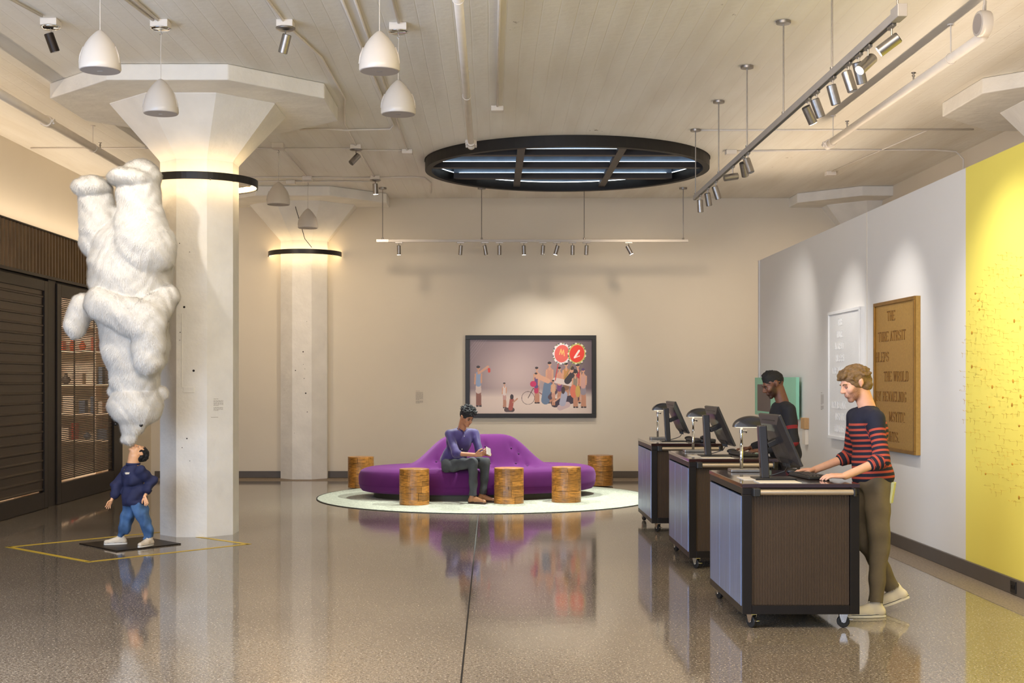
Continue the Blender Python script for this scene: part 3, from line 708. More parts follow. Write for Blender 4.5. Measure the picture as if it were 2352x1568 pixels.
# ------------------------------------------------------------------ drum stools built of wood blocks
M_wood = pmat('reclaimed_wood', (172, 116, 48), .38, var=.45, scale=9, stretch=(1.5, 1.5, 7), coat=.35, rand=.32, bump=.25, bscale=25)
M_woodcore = pmat('stool_filler', (44, 26, 12), .7, var=.2)
def stool(x, y, label, seed):
    R_, HS = .198, .468; t = thing('log_stool', label, 'stool', (x, y, .013), 0, 'round wooden block stools around the settee'); r = random.Random(seed)
    MB().cyl((0, 0, .004), (0, 0, HS-.012), R_-.010, n=40).obj('core', M_woodcore, t)
    rows = 6; z = 0; hs = [r.uniform(.7, 1.35) for _ in range(rows)]; tot = sum(hs)
    for k in range(rows):
        h = hs[k]/tot*HS; a = r.uniform(0, 1); segs = r.choice((4, 5, 5, 6)); ws = [r.uniform(.6, 1.4) for _ in range(segs)]; tw = sum(ws)
        for w_ in ws:
            da = 2*PI*w_/tw; n = max(3, int(da/.16)); g = r.choice((.0006, .0008, .001, .004)); vs = []; ro = R_+r.uniform(-.0015, .0015)
            z0, z1 = z+g*.5, z+h-r.choice((.0, .0005, .003))
            for i in range(n+1):
                q = a+g/R_+(da-2*g/R_)*i/n
                for rad, zz in ((R_-.03, z0), (ro, z0), (ro, z1), (R_-.03, z1)): vs.append((rad*math.cos(q), rad*math.sin(q), zz))
            fs = [(4*i+c, 4*i+(c+1) % 4, 4*(i+1)+(c+1) % 4, 4*(i+1)+c)[::-1] for i in range(n) for c in range(4)]+[(0, 1, 2, 3), (4*n+3, 4*n+2, 4*n+1, 4*n)]
            MB().add(vs, fs).obj('wood_block', M_wood, t)
            a += da
        z += h
    MB().lathe([(.001, HS+.001), (R_-.006, HS+.001), (R_-.001, HS-.005), (R_-.002, HS-.02)], n=48).obj('top_disc', M_wood, t, smooth=True, angle=40)
    return t
stool((951.5-1130)*17.27/3000, 17.27, 'block built wooden stool left of the seated man, nearest front left', 1)
stool((1169-1130)*17.45/3000, 17.45, 'block built wooden stool directly right of the seated man', 2)
stool((1292-1130)*18.2/3000+.02, 17.62, 'block built wooden stool in front of the right half of the settee', 3)
stool((829-1130)*20.0/3000, 20.0, 'block built wooden stool behind the left tip of the settee', 4)
stool((1379-1130)*20.4/3000, 20.4, 'block built wooden stool behind the right tip of the settee', 5)

# ------------------------------------------------------------------ rolling service carts
M_steel = pmat('brushed_steel_panel', (140, 158, 196), .34, .7, var=.10, scale=3, stretch=(1, 8, .6), bump=.05, bscale=10)  # cool window reflection put into the bluish base colour
M_rib = pmat('ribbed_panel', (84, 68, 54), .35, .35, var=.12, scale=1.5)
M_top = pmat('dark_worktop', (52, 32, 30), .12, .1, var=.15, scale=4, coat=.6)
M_frame = pmat('cart_frame', (24, 17, 13), .4, .4, var=.12, scale=6)
M_alu = pmat('aluminium_handle', (196, 180, 158), .3, .8, var=.05)
def cart(x, y, label):
    t = thing('service_cart', label, 'cart', (x, y, 0), 0, 'three metal counter carts on casters')
    Wd, Ln, z0, z1 = .775, 1.30, .10, .965
    # worktop
    MB().box(-.004, Wd+.004, -.004, Ln+.004, z1-.028, z1).obj('worktop', M_top, t, bevel=.003)
    MB().box(.0, Wd, .0, Ln, z1-.072, z1-.029).obj('top_rail', M_frame, t, bevel=.002)
    for (a, b_) in ((0, 0), (Wd-.062, 0), (0, Ln-.06), (Wd-.062, Ln-.06)):
        MB().box(a, a+.062, b_, b_+.06, z0, z1-.073).obj('corner_post', M_frame, t, bevel=.002)
    MB().box(.063, Wd-.063, 0, .05, z0, z0+.06).obj('bottom_rail', M_frame, t, bevel=.002)
    MB().box(.063, Wd-.063, Ln-.05, Ln, z0, z0+.06).obj('bottom_rail', M_frame, t, bevel=.002)
    for a in (0, Wd-.05): MB().box(a, a+.05, .061, Ln-.061, z0, z0+.06).obj('bottom_rail', M_frame, t, bevel=.002)
    # ribbed front and rear panels
    for yy, sg in ((.02, -1), (Ln-.02, 1)):
        xs = []; n = 62; w_ = (Wd-.126)/n; vs = []
        for i in range(n):
            a = .063+i*w_; xs += [(a, 0), (a+w_*.25, sg*.004), (a+w_*.75, sg*.004)]
        xs.append((Wd-.063, 0))
        for a, d in xs: vs += [(a, yy+d, z0+.06), (a, yy+d, z1-.073)]
        fs = [(2*i, 2*i+2, 2*i+3, 2*i+1) for i in range(len(xs)-1)]
        o = MB().add(vs, fs).obj('ribbed_panel', M_rib, t)
    # three steel panels on the long sides
    for xx in (.002, Wd-.014):
        for k in range(3):
            a = .035+k*(Ln-.07)/3
            MB().box(xx-.006, xx+.012, a+.002, a+(Ln-.07)/3-.002, z0+.05, z1-.085).obj('steel_panel', M_steel, t, bevel=.002)
    MB().box(.06, Wd-.06, .06, Ln-.06, z0+.02, z0+.04).obj('base_plate', M_frame, t)
    # handle across the front
    hb = MB(); hb.cyl((.103, -.048, .912), (Wd-.045, -.048, .912), .0195, n=20); hb.obj('handle_bar', M_alu, t, smooth=True, angle=40)
    for xx in (.058, Wd-.058):
        MB().box(xx, xx+.048 if xx < .3 else xx+.018, -.072, .0, .884, .940).obj('handle_bracket', M_plastic, t, bevel=.006)
    # casters
    for i, (a, b_) in enumerate(((.075, .07), (Wd-.09, .07), (.06, Ln-.08), (Wd-.09, Ln-.08))):
        c = bpy.data.objects.new('caster', None); COL.objects.link(c); c.parent = t; c.location = (a, b_, 0); c.rotation_euler = (0, 0, (.5, 1.5, .3, 1.2)[i])
        MB().cyl((-.014, 0, .043), (.014, 0, .043), .042, n=24).obj('wheel', M_rubber, c, bevel=.006)
        MB().cyl((-.022, 0, .043), (.022, 0, .043), .009, n=10).obj('axle', M_chrome, c)
        MB().box(-.036, .036, -.036, .036, .094, .099).obj('mount_plate', M_chrome, c)
        f = MB()
        for sx in (-1, 1): f.prism([(-.012, .038), (.014, .038), (.03, .088), (.02, .094), (-.028, .094)], sx*.0185-.002, sx*.0185+.002, 'x')
        f.box(-.02, .02, -.026, .026, .088, .094); f.obj('fork', M_chrome, c)
        MB().box(-.012, .012, -.065, -.03, .05, .056).obj('brake_lever', M_chrome, c, bevel=.002)
    return t
CARTS = [(1.66, 8.65), (1.72, 11.39), (1.73, 14.15)]
cl = ['nearest', 'middle', 'farthest']
for i, (x, y) in enumerate(CARTS): cart(x, y, '%s of the three dark metal service carts with ribbed front and steel side' % cl[i])

M_mon = pmat('monitor_shell', (40, 37, 38), .35, var=.06, coat=.2)
M_screen = pmat('monitor_screen', (18, 20, 26), .12, var=.02, emit=(.75, .85, 1.0), estr=.35)
def monitor(x, y, z, label):
    t = thing('monitor', label, 'monitor', (x, y, z), 0, 'black monitors on the carts')
    MB().box(-.115, .165, -.095, .11, 0, .012).obj('stand_base', M_plastic, t, bevel=.004)
    nk = MB(); nk.T = Matrix.Rotation(-.06, 4, 'Y'); nk.box(-.062, -.006, -.036, .036, .01, .375); n_ = nk.obj('stand_neck', M_mon, t, bevel=.006)
    MB().cyl((-.066, -.012, .10), (-.069, -.012, .10), .02, n=16).obj('cable_hole', M_black, n_)
    T = Matrix.Translation((.072, .01, .275)) @ Matrix.Rotation(.04, 4, 'Z') @ Matrix.Rotation(math.radians(-24), 4, 'Y')
    hg = MB(); hg.T = T; hg.box(-.10, -.01, -.045, .045, -.02, .02); hg.obj('tilt_arm', M_plastic, t, bevel=.005)
    p = MB(); p.T = T
    vs = []
    for (xx, hy, hz) in ((.012, .28, .19), (-.006, .28, .19), (-.030, .22, .13), (-.036, .10, .08)):
        vs += [(xx, -hy, -hz), (xx, hy, -hz), (xx, hy, hz), (xx, -hy, hz)]
    fs = [(4*i+k, 4*(i+1)+k, 4*(i+1)+(k+1) % 4, 4*i+(k+1) % 4) for i in range(3) for k in range(4)]+[(0, 1, 2, 3), (15, 14, 13, 12)]
    p.add(vs, fs); pan = p.obj('screen_housing', M_mon, t, bevel=.003)
    s_ = MB(); s_.T = T; s_.box(.0121, .0135, -.27, .27, -.18, .18); s_.obj('screen', M_screen, pan)
    v = MB(); v.T = T; v.box(-.0215, -.0165, -.17, .17, .150, .158); v.obj('vent_slot', M_black, pan)
    q = MB(); q.T = T; q.box(-.034, -.012, -.12, .1, -.165, -.13)
    for k in range(6): q.cyl((-.028, -.10+k*.035, -.15), (-.034, -.10+k*.035, -.19), .006, n=8)
    q.obj('port_cluster', M_plastic, pan)
    w0 = T @ Vector((-.03, -.05, -.18))
    MB().tube([w0, w0+Vector((-.03, -.02, -.04)), Vector((.03, -.03, .035)), Vector((-.02, -.01, .02)), Vector((-.035, .02, .03))], .004, 6).obj('cable', M_rubber, t)
    return t
def desk_lamp(x, y, z, label):
    t = thing('desk_lamp', label, 'lamp', (x, y, z), 0, 'arched desk lamps on the carts')
    MB().box(-.07, .16, -.075, .075, 0, .022).obj('lamp_base', M_nickel, t, bevel=.004)
    MB().cyl((.02, 0, .02), (.02, 0, .20), .0125, n=14).obj('lower_pole', M_chrome, t, smooth=True)
    MB().cyl((.02, 0, .20), (.02, 0, .345), .009, n=12).obj('upper_pole', M_chrome, t, smooth=True)
    MB().cyl((.02, 0, .29), (.02, 0, .315), .016, n=12).obj('collar', M_chrome, t)
    MB().cyl((.02, -.01, .30), (.055, -.01, .30), .005, n=8).cyl((.048, -.01, .30), (.058, -.01, .30), .011, n=8).obj('knob', M_chrome, t)
    n = 22; vs = []; R0 = .135
    for j, (yy, f) in enumerate(((-.055, .86), (-.045, .97), (0, 1.02), (.045, .97), (.055, .86))):
        for i in range(n+1):
            a = PI*i/n; vs.append((.090+R0*math.cos(a)*f, yy, .335+.082*math.sin(a)*f))
    m_ = n+1; fs = [(j*m_+i, j*m_+i+1, (j+1)*m_+i+1, (j+1)*m_+i) for j in range(4) for i in range(n)]
    fs += [tuple(range(m_))[::-1], tuple(range(4*m_, 5*m_))]
    sh_ = MB().add(vs, fs).obj('shade', M_mon, t, smooth=True, angle=40)
    MB().box(-.02, .20, -.03, .03, .331, .334).obj('tube', M_led2, sh_)
    return t
M_led2 = pmat('desk_lamp_tube', (255, 240, 210), .4, emit=(1.0, .85, .62), estr=1.2)
M_kb = pmat('keyboard_grey', (62, 54, 52), .5, var=.06)
def keyboard(x, y, z, rz, label):
    t = thing('keyboard', label, 'keyboard', (x, y, z), rz, 'keyboards on the carts')
    MB().box(-.075, .075, -.21, .21, 0, .022).obj('case', M_plastic, t, bevel=.005)
    me = None
    for r_ in range(5):
        for c_ in range(14):
            if me is None: me = MB().box(-.009, .009, -.0095, .0095, 0, .007).mesh('key'); me.materials.append(M_kb)
            o = link_mesh('key', me, M_kb, t); o.location = (-.05+r_*.024, -.18+c_*.0275, .0215)
    return t
def mouse(x, y, z, label):
    o = MB().ball((0, 0, .010), .03, 14, 8, (1.6, 1.0, .75)).obj('mouse', M_plastic, smooth=True); o.location = (x, y, z+.0115)
    MB().box(.0, .03, -.002, .002, .030, .034).obj('wheel_slot', M_grille, o)
    return tag(o, label, 'mouse', 'computer mice on the carts')
for i, (x, y) in enumerate(CARTS):
    n_ = cl[i]; ZC = .9655
    monitor(x+.265, y+.40, ZC, 'black monitor seen from behind on the %s cart' % n_)
    desk_lamp(x+.19, y+1.14, ZC, 'arched metal desk lamp at the far end of the %s cart' % n_)
    keyboard(x+.575, y+.56, ZC, .10, 'black keyboard on the %s cart' % n_)
    mouse(x+.53, y+.86, ZC, 'dark computer mouse beyond the keyboard on the %s cart' % n_)
    tag(MB().box(x+.12, x+.40, y+.03, y+.24, ZC, ZC+.004).obj('paper_stack', M_paper, bevel=.001), 'white paper leaflets lying at the front left corner of the %s cart' % n_, 'paper', 'papers on the carts')
    if i < 3: tag(MB().box(x+.07, x+.25, y+.32, y+.58, ZC, ZC+.003).obj('sheet', M_paper), 'single white sheet lying left of the monitor on the %s cart' % n_, 'paper', 'papers on the carts')
dp = MB().box(0, .16, 0, .19, 0, .035).obj('desk_phone', M_plastic, bevel=.008); dp.location = (CARTS[2][0]+.58, CARTS[2][1]+.25, .9655)
tag(dp, 'black desk telephone on the farthest cart right of its monitor', 'telephone')
MB().tube([(.03, .0, .045), (.03, .1, .055), (.03, .19, .045)], .018, 8).obj('handset', M_plastic, dp, smooth=True)

# ------------------------------------------------------------------ pictures and reliefs
def relief(y0, y1, z0, z1, mat, fmat, label, lines, lh):
    t = thing('relief_panel', label, 'relief', (4.03, y0, z0)); Wp = y0-y1; Hp = z1-z0   # local: u grows toward the viewer
    def bx(b, u0, u1, w0, w1, d0, d1): b.box(-d1, -d0, -u1, -u0, w0, w1); return b
    bx(MB(), 0, Wp, 0, Hp, .001, .045).obj('panel', mat, t)
    fr = .035
    for (a, c, d, e) in ((0, Wp, 0, fr), (0, Wp, Hp-fr, Hp), (0, fr, fr, Hp-fr), (Wp-fr, Wp, fr, Hp-fr)):
        bx(MB(), a, c, d, e, .045, .062).obj('frame_member', fmat, t, bevel=.003)
    for txt, u, w_ in lines:
        x = u*Wp
        for ch in txt:
            b = MB(); wd = 0.90*lh*WID.get(ch, 1.0)
            for (x0, x1, yy0, yy1) in glyph(ch, wd*.84, lh): bx(b, x+x0, x+x1, w_*Hp+yy0, w_*Hp+yy1, .044, .0490)
            for (p, q, tk) in diag(ch, wd*.84, lh):
                (ax, ay), (bx_, by_) = p, q; ln = math.hypot(bx_-ax, by_-ay); nx, ny = -(by_-ay)/ln*tk/2, (bx_-ax)/ln*tk/2
                pts = [(ax+nx, ay+ny), (bx_+nx, by_+ny), (bx_-nx, by_-ny), (ax-nx, ay-ny)]
                vs = [(-d, -(x+a_), w_*Hp+b_) for d in (.044, .0490) for a_, b_ in pts]
                b.add(vs, [(0, 1, 2, 3), (7, 6, 5, 4)]+[(k, 4+k, 4+(k+1) % 4, (k+1) % 4) for k in range(4)])
            x += wd
            if b.v: b.obj('raised_letter', M_goldl if mat is M_gold else mat, t)
    return t
WID = {'I': .62, 'W': 1.3, 'M': 1.2, ' ': .6, '.': .5}
def glyph(c, w, h):
    """axis-aligned strokes (thick verticals, thin horizontals, serifs)"""
    T_ = h*.105; t_ = h*.055; out = []
    def V(x, y0=0, y1=1): out.append((x*w-T_/2, x*w+T_/2, y0*h, y1*h))
    def Hh(y, x0=0, x1=1): out.append((x0*w, x1*w, y*h-t_/2, y*h+t_/2))
    def S(x, y): out.append((x*w-T_*.95, x*w+T_*.95, y*h-t_/2, y*h+t_/2))
    L, R = .14, .86
    if c == 'T': V(.5); Hh(.98); S(.5, .02); V(.04, .84, 1); V(.96, .84, 1)
    elif c == 'H': V(L); V(R); Hh(.5, L, R); [S(a, b) for a in (L, R) for b in (.02, .98)]
    elif c == 'E': V(L); Hh(.98); Hh(.02); Hh(.52, L, .75); V(.94, .82, 1); V(.94, 0, .18)
    elif c == 'U': V(L, .15, 1); V(R, .15, 1); Hh(.03, .25, .75); S(L, .98); S(R, .98)
    elif c == 'R': V(L); Hh(.97, 0, .75); Hh(.5, L, .72); V(.82, .56, .92); S(L, .02); S(.92, .02)
    elif c == 'P': V(L); Hh(.97, 0, .75); Hh(.48, L, .75); V(.84, .54, .92); S(L, .02)
    elif c == 'B': V(L); Hh(.97, 0, .75); Hh(.5, L, .78); Hh(.03, 0, .75); V(.80, .56, .92); V(.86, .08, .45)
    elif c == 'D': V(L); Hh(.97, 0, .7); Hh(.03, 0, .7); V(.86, .12, .88)
    elif c == 'L': V(L); Hh(.02); S(L, .98); V(.95, 0, .18)
    elif c == 'I': V(.5); S(.5, .02); S(.5, .98)
    elif c == 'O': V(L, .12, .88); V(R, .12, .88); Hh(.97, .25, .75); Hh(.03, .25, .75)
    elif c == 'C': V(L, .12, .88); Hh(.97, .25, .85); Hh(.03, .25, .85); V(.88, .72, .95)
    elif c == 'G': V(L, .12, .88); Hh(.97, .25, .85); Hh(.03, .25, .85); V(.88, .05, .42); Hh(.42, .62, 1); V(.88, .76, .95)
    elif c == 'S': V(L, .56, .9); V(R, .1, .46); Hh(.97, .22, .82); Hh(.03, .18, .78); V(.86, .78, .95); V(.13, .05, .22)
    elif c == 'N': V(L); V(R); S(L, .98); S(R, .98); S(L, .02)
    elif c == 'M': V(.1); V(.9); S(.1, .02); S(.9, .02)
    elif c == 'Y': V(.5, 0, .5); S(.5, .02); S(.1, .98); S(.9, .98)
    elif c == 'V': S(.1, .98); S(.9, .98)
    elif c == 'W': S(.06, .98); S(.94, .98); S(.5, .98)
    elif c == 'A': Hh(.34, .25, .75); S(.1, .02); S(.9, .02)
    elif c == '.': out.append((.2*w, .2*w+T_*1.2, 0, T_*1.2))
    return out
def diag(c, w, h):
    T_ = h*.10; t_ = h*.055
    q = {'R': [(.5, .48, .92, .02, T_)], 'S': [(.18, .58, .82, .42, T_)], 'N': [(.14, .96, .86, .04, T_)], 'M': [(.1, .98, .5, .1, T_), (.5, .1, .9, .98, t_)],
         'Y': [(.1, .98, .5, .48, T_), (.9, .98, .5, .48, t_)], 'V': [(.1, .98, .5, .02, T_), (.9, .98, .5, .02, t_)],
         'W': [(.06, .98, .28, .02, T_), (.28, .02, .5, .98, t_), (.5, .98, .72, .02, T_), (.72, .02, .94, .98, t_)], 'A': [(.5, .98, .1, .02, t_), (.5, .98, .9, .02, T_)],
         'O': [(.25, .97, .14, .85, t_), (.75, .97, .86, .85, t_), (.25, .03, .14, .15, t_), (.75, .03, .86, .15, t_)], 'U': [(.25, .03, .14, .17, t_), (.75, .03, .86, .17, t_)],
         'D': [(.68, .97, .86, .85, t_), (.68, .03, .86, .15, t_)]}.get(c, [])
    return [((a*w, b*h), (d*w, e*h), t) for a, b, d, e, t in q]
M_gold = pmat('gilded_relief', (184, 144, 74), .42, .5, var=.09, scale=40, bump=.3, bscale=70)
M_goldl = pmat('gilded_letter_shaded', (128, 88, 36), .42, .4, var=.10, scale=30)  # same gold as the panel, letter shading put into a darker colour
M_goldf = pmat('bronze_frame', (148, 108, 46), .4, .6, var=.12, scale=14)
M_whiter = pmat('white_relief', (238, 236, 232), .6, var=.02, bump=.3, bscale=60)
GL = [('THE', .33, .867), ('TURE ATRSIT', .10, .732), ('HLEPS', .045, .595), ('THE WROLD', .25, .463), ('BY REVAELNIG', .045, .329), ('MSYITC', .38, .196), ('TRUHTS.', .20, .063)]
relief(13.60, 12.28, .945, 2.445, M_gold, M_goldf, 'gold relief panel with scrambled raised words on the partition', GL, .098)
WL = [('THE', .30, .885), ('TURE', .26, .79), ('ATRSIT', .20, .70), ('HLEPS', .24, .605), ('THE WROLD', .12, .51), ('BY', .36, .42), ('REVAELNIG', .10, .24), ('MSYITC', .22, .15), ('TRUHTS.', .18, .058)]
relief(15.45, 14.12, .97, 2.45, M_whiter, M_whiter, 'white relief panel with faint scrambled raised words behind the bearded man', WL, .080)

# mint panel, holder
M_mint = pmat('mint_panel', (150, 214, 182), .5, var=.03)
M_dkscr = pmat('mauve_grey_print', (98, 84, 84), .5, var=.1, scale=2)
mp_ = thing('mint_panel', 'mint green wall panel with dark inset picture behind the man in dark sweater', 'panel', (4.03, 16.95, 1.14))
MB().box(-.085, -.04, 0, 2.65, 0, .55).obj('board', M_mint, mp_, bevel=.003)
MB().box(-.0405, -.001, .3, 2.3, .1, .45).obj('standoff', M_dark, mp_)
MB().box(-.088, -.0852, 1.55, 2.45, .06, .45).obj('inset_print', M_dkscr, mp_)
hh = thing('leaflet_holder', 'tan wooden box above a white leaflet pocket on the partition', 'holder', (4.03, 16.6, .83))
MB().box(-.06, -.001, 0, .2, .20, .34).obj('wooden_box', pmat('tan_wood', (198, 156, 104), .5, var=.08), hh, bevel=.003)
MB().box(-.045, -.001, .02, .18, 0, .195).obj('pocket', M_paper, hh, bevel=.003)

# pinned twigs on yellow paint
M_twig = pmat('dry_twig', (186, 146, 50), .7, var=.2, scale=40, rand=.3)
M_petal = pmat('dried_petal', (196, 144, 40), .6, var=.2, scale=60, rand=.3)
art = thing('pinned_twig_relief', 'circle of tiny twigs and petals pinned to the yellow wall', 'artwork', (4.03, 10.15, 1.67))
tm = []
for k in range(5):
    r = random.Random(k); b = MB(); b.cyl((0, 0, 0), (-.045, 0, 0), .0008, n=4)
    L1 = r.uniform(.015, .03); b.tube([(-.045, L1*.8, .006), (-.05, 0, .008), (-.045, -L1*.7, .002)], .0015, 4)
    if k > 1: b.tube([(-.045, -.008, .004), (-.044, -.009, -.02), (-.045, -.006, -.032)], .0010, 4)
    me = b.mesh('pinned_twig'); me.materials.append(M_twig); tm.append(me)
pm = []
for k in range(2):
    b = MB().ball((-.045, 0, 0), .014, 7, 5, (.4, 1, 1.2 if k else .7)); b.cyl((0, 0, 0), (-.045, 0, 0), .0012, n=4); me = b.mesh('pinned_petal'); me.materials.append(M_petal); pm.append(me)
r = random.Random(11); N_ = 0; placed = []
for it in range(6000):
    yy = r.uniform(-.97, .97); zz = r.uniform(-.97, .97)
    if yy*yy+zz*zz > .94 or any((yy-a)**2+(zz-b)**2 < .0052 for a, b in placed): continue
    placed.append((yy, zz)); N_ += 1
    me = r.choice(tm) if r.random() > .1 else r.choice(pm)
    o = link_mesh('pinned_petal' if me in pm else 'pinned_twig', me, None, art); o.location = (0, yy, zz); o.rotation_euler = (r.uniform(-.35, .35), 0, 0); o.scale = (1, 1, 1)
    if N_ >= 290: break

# framed print (generic staged group scene printed flat)
def framed_print():
    x0, x1 = (1069-1130)*YB/3000, (1369-1130)*YB/3000; z1 = 1.65+(873-770)*YB/3000; z0 = 1.65-(959-873)*YB/3000
    t = thing('framed_photograph', 'large black framed photograph of a staged crowd with two red fans', 'picture', ((x0+x1)/2, YB, z0)); Wp = x1-x0; Hp = z1-z0; f = .072
    for a, c, d, e in ((-Wp/2, Wp/2, 0, f), (-Wp/2, Wp/2, Hp-f, Hp), (-Wp/2, -Wp/2+f, f, Hp-f), (Wp/2-f, Wp/2, f, Hp-f)):
        MB().box(a, c, -.06, -.001, d, e).obj('frame_member', M_black, t, bevel=.003)
    MB().box(-Wp/2+f, Wp/2-f, -.02, -.001, f, Hp-f).obj('backing', M_black, t)
    w_, h_ = Wp-2*f, Hp-2*f; nx, ny = 420, int(420*h_/w_)
    asp = h_/w_
    X, Y = np.meshgrid((np.arange(nx)+.5)/nx, (np.arange(ny)+.5)/ny)      # Y downwards 0..1
    img = np.zeros((ny, nx, 3)); C = lambda c: np.array(c, float)
    g = np.exp(-(((X-.36)/.33)**2+((Y-.5)/.5)**2))[..., None]
    img[:] = C((128, 108, 114))*(1-g)+C((206, 184, 180))*g
    fl = np.clip((Y-.66)/.12, 0, 1)[..., None]; img[:] = img*(1-fl)+C((232, 212, 200))*fl
    edge = np.clip((X-.8)/.25, 0, 1)[..., None]*np.clip(1.3-Y, 0, 1)[..., None]*.25; img *= 1-edge
    def ell(cx, cy, rx, ry, c, rot=0):
        u = (X-cx); v = (Y-cy)*asp; ca, sa = math.cos(rot), math.sin(rot)
        m = ((u*ca+v*sa)/rx)**2+((-u*sa+v*ca)/(ry*asp))**2 < 1; img[m] = C(c)
    def cap(ax, ay, bx, by, r, c, r2=None):
        r2 = r if r2 is None else r2; px_, py_ = X-ax, (Y-ay)*asp; dx, dy = bx-ax, (by-ay)*asp
        tt = np.clip((px_*dx+py_*dy)/(dx*dx+dy*dy+1e-9), 0, 1); d = np.hypot(px_-tt*dx, py_-tt*dy); img[d < r+(r2-r)*tt] = C(c)
    def fig(x, y, h, top, bot, skin=(214, 160, 130), hair=(50, 38, 38), legs=(196, 140, 112), lean=0, shoes=(60, 44, 44)):
        hd = h*.075*asp
        cap(x-.008*h/.5, y-h*.04, x-.006*h/.5, y-h*.45, .010*h/.5, legs); cap(x+.012*h/.5, y-h*.04, x+.008*h/.5, y-h*.45, .010*h/.5, legs)
        cap(x-.012*h/.5, y-h*.01, x-.004*h/.5, y-h*.01, .006*h/.5, shoes); cap(x+.010*h/.5, y-h*.01, x+.018*h/.5, y-h*.01, .006*h/.5, shoes)
        cap(x, y-h*.38, x, y-h*.52, .021*h/.5, bot, .018*h/.5)
        cap(x, y-h*.54, x+lean, y-h*.78, .019*h/.5, top, .020*h/.5)
        cap(x-.022*h/.5+lean, y-h*.78, x-.026*h/.5, y-h*.55, .006*h/.5, skin); cap(x+.022*h/.5+lean, y-h*.78, x+.02*h/.5, y-h*.58, .006*h/.5, skin)
        cap(x+lean, y-h*.8, x+lean, y-h*.86, .007*h/.5, skin); ell(x+lean, y-h*.925, .0125*h/.5, .040*h, skin); ell(x+lean-.002, y-h*.955, .0135*h/.5, .032*h, hair)
    # folds of the backdrop
    for k in range(5): cap(.0, .12+.05*k, .06+.02*k, .0+.0*k, .0015, (166, 146, 150))
    # left figure holding a red tag
    fig(.072, .905, .56, (150, 168, 200), (222, 200, 190), legs=(150, 96, 78)); cap(.08, .45, .15, .365, .009, (220, 168, 140)); cap(.158, .40, .160, .43, .010, (226, 66, 44))
    fig(.285, .925, .35, (232, 214, 206), (206, 160, 150)); 
    cap(.30, .95, .35, .95, .018, (96, 74, 68)); cap(.335, .93, .345, .82, .018, (182, 92, 76)); ell(.345, .775, .015, .035, (60, 46, 44)); cap(.355, .85, .39, .80, .006, (200, 150, 120))
    # bicycle
    for rr_, cc in ((.054, (76, 56, 52)), (.0495, None)):
        d = np.hypot(X-.478, (Y-.79)*asp); 
        if cc: img[(d < .054) & (d > .0505)] = C(cc)
    cap(.478, .79, .52, .66, .003, (90, 68, 62)); cap(.52, .66, .61, .76, .003, (120, 60, 60)); cap(.61, .76, .66, .66, .003, (90, 70, 66)); ell(.625, .80, .016, .03, (80, 66, 66))
    # crowd, painted back to front
    r = random.Random(5)
    for (x, h, top, bot) in ((.655, .57, (206, 150, 128), (120, 60, 66)), (.735, .50, (214, 150, 130), (120, 70, 120)), (.79, .56, (196, 140, 76), (140, 100, 70)), (.885, .54, (190, 60, 66), (120, 60, 60)), (.55, .50, (216, 166, 140), (180, 130, 110))):
        fig(x, .86, h, top, bot)
    cap(.70, .55, .84, .60, .022, (224, 206, 200)); cap(.80, .56, .86, .44, .026, (56, 46, 50)); ell(.835, .41, .016, .040, (214, 160, 130)); ell(.838, .385, .017, .026, (70, 50, 46))
    cap(.62, .82, .64, .62, .035, (108, 128, 156)); cap(.70, .86, .86, .80, .035, (60, 44, 60)); cap(.66, .78, .70, .70, .02, (90, 70, 80))
    fig(.545, .86, .42, (98, 76, 130), (200, 50, 96)); ell(.52, .60, .026, .04, (206, 44, 100)); cap(.56, .5, .64, .56, .02, (220, 168, 140))
    fig(.685, .90, .36, (216, 174, 140), (204, 150, 130)); fig(.865, .92, .50, (146, 132, 116), (214, 110, 96)); fig(.93, .92, .54, (206, 160, 150), (150, 140, 150), hair=(86, 66, 110))
    ell(.85, .70, .028, .09, (222, 120, 92)); ell(.885, .70, .02, .08, (206, 170, 90))
    cap(.74, .92, .80, .88, .024, (206, 180, 182)); cap(.76, .86, .775, .74, .026, (176, 176, 196)); ell(.765, .685, .016, .05, (66, 48, 50)); cap(.74, .78, .69, .84, .007, (216, 164, 138))
    # two red rounded fans with white studded rims on poles
    cap(.70, .55, .73, .28, .0035, (206, 60, 56)); cap(.78, .52, .84, .34, .0035, (150, 130, 80)); cap(.90, .45, .925, .33, .004, (120, 108, 100)); cap(.87, .325, .925, .325, .004, (90, 80, 76))
    for (cx, cy, c1, rim) in ((.755, .19, (232, 104, 92), (236, 224, 226)), (.878, .19, (232, 58, 36), (206, 190, 110))):
        ell(cx, cy, .074, .145, rim, .2)
        for q in range(26):
            a = 2*PI*q/26; ell(cx+.072*math.cos(a), cy+.140*math.sin(a)*1.0, .006, .009, [(70, 90, 90), (240, 236, 230), (120, 130, 70)][q % 3])
        ell(cx, cy, .060, .118, c1, .2)
    cap(.735, .20, .748, .13, .004, (244, 190, 110)); cap(.748, .13, .755, .20, .004, (244, 190, 110)); cap(.755, .20, .768, .14, .004, (244, 190, 110)); cap(.768, .14, .775, .22, .004, (244, 190, 110))
    cap(.86, .24, .895, .15, .008, (248, 236, 226)); cap(.855, .25, .90, .22, .003, (248, 236, 226))
    lin_ = np.where(img/255 <= .04045, img/255/12.92, ((img/255+.055)/1.055)**2.4)
    # mesh grid, one quad per cell, colour per face corner
    gx = np.linspace(-w_/2, w_/2, nx+1); gz = np.linspace(Hp-f, f, ny+1)
    V_ = np.zeros(((nx+1)*(ny+1), 3)); GX, GZ = np.meshgrid(gx, gz); V_[:, 0] = GX.ravel(); V_[:, 1] = -.0215; V_[:, 2] = GZ.ravel()
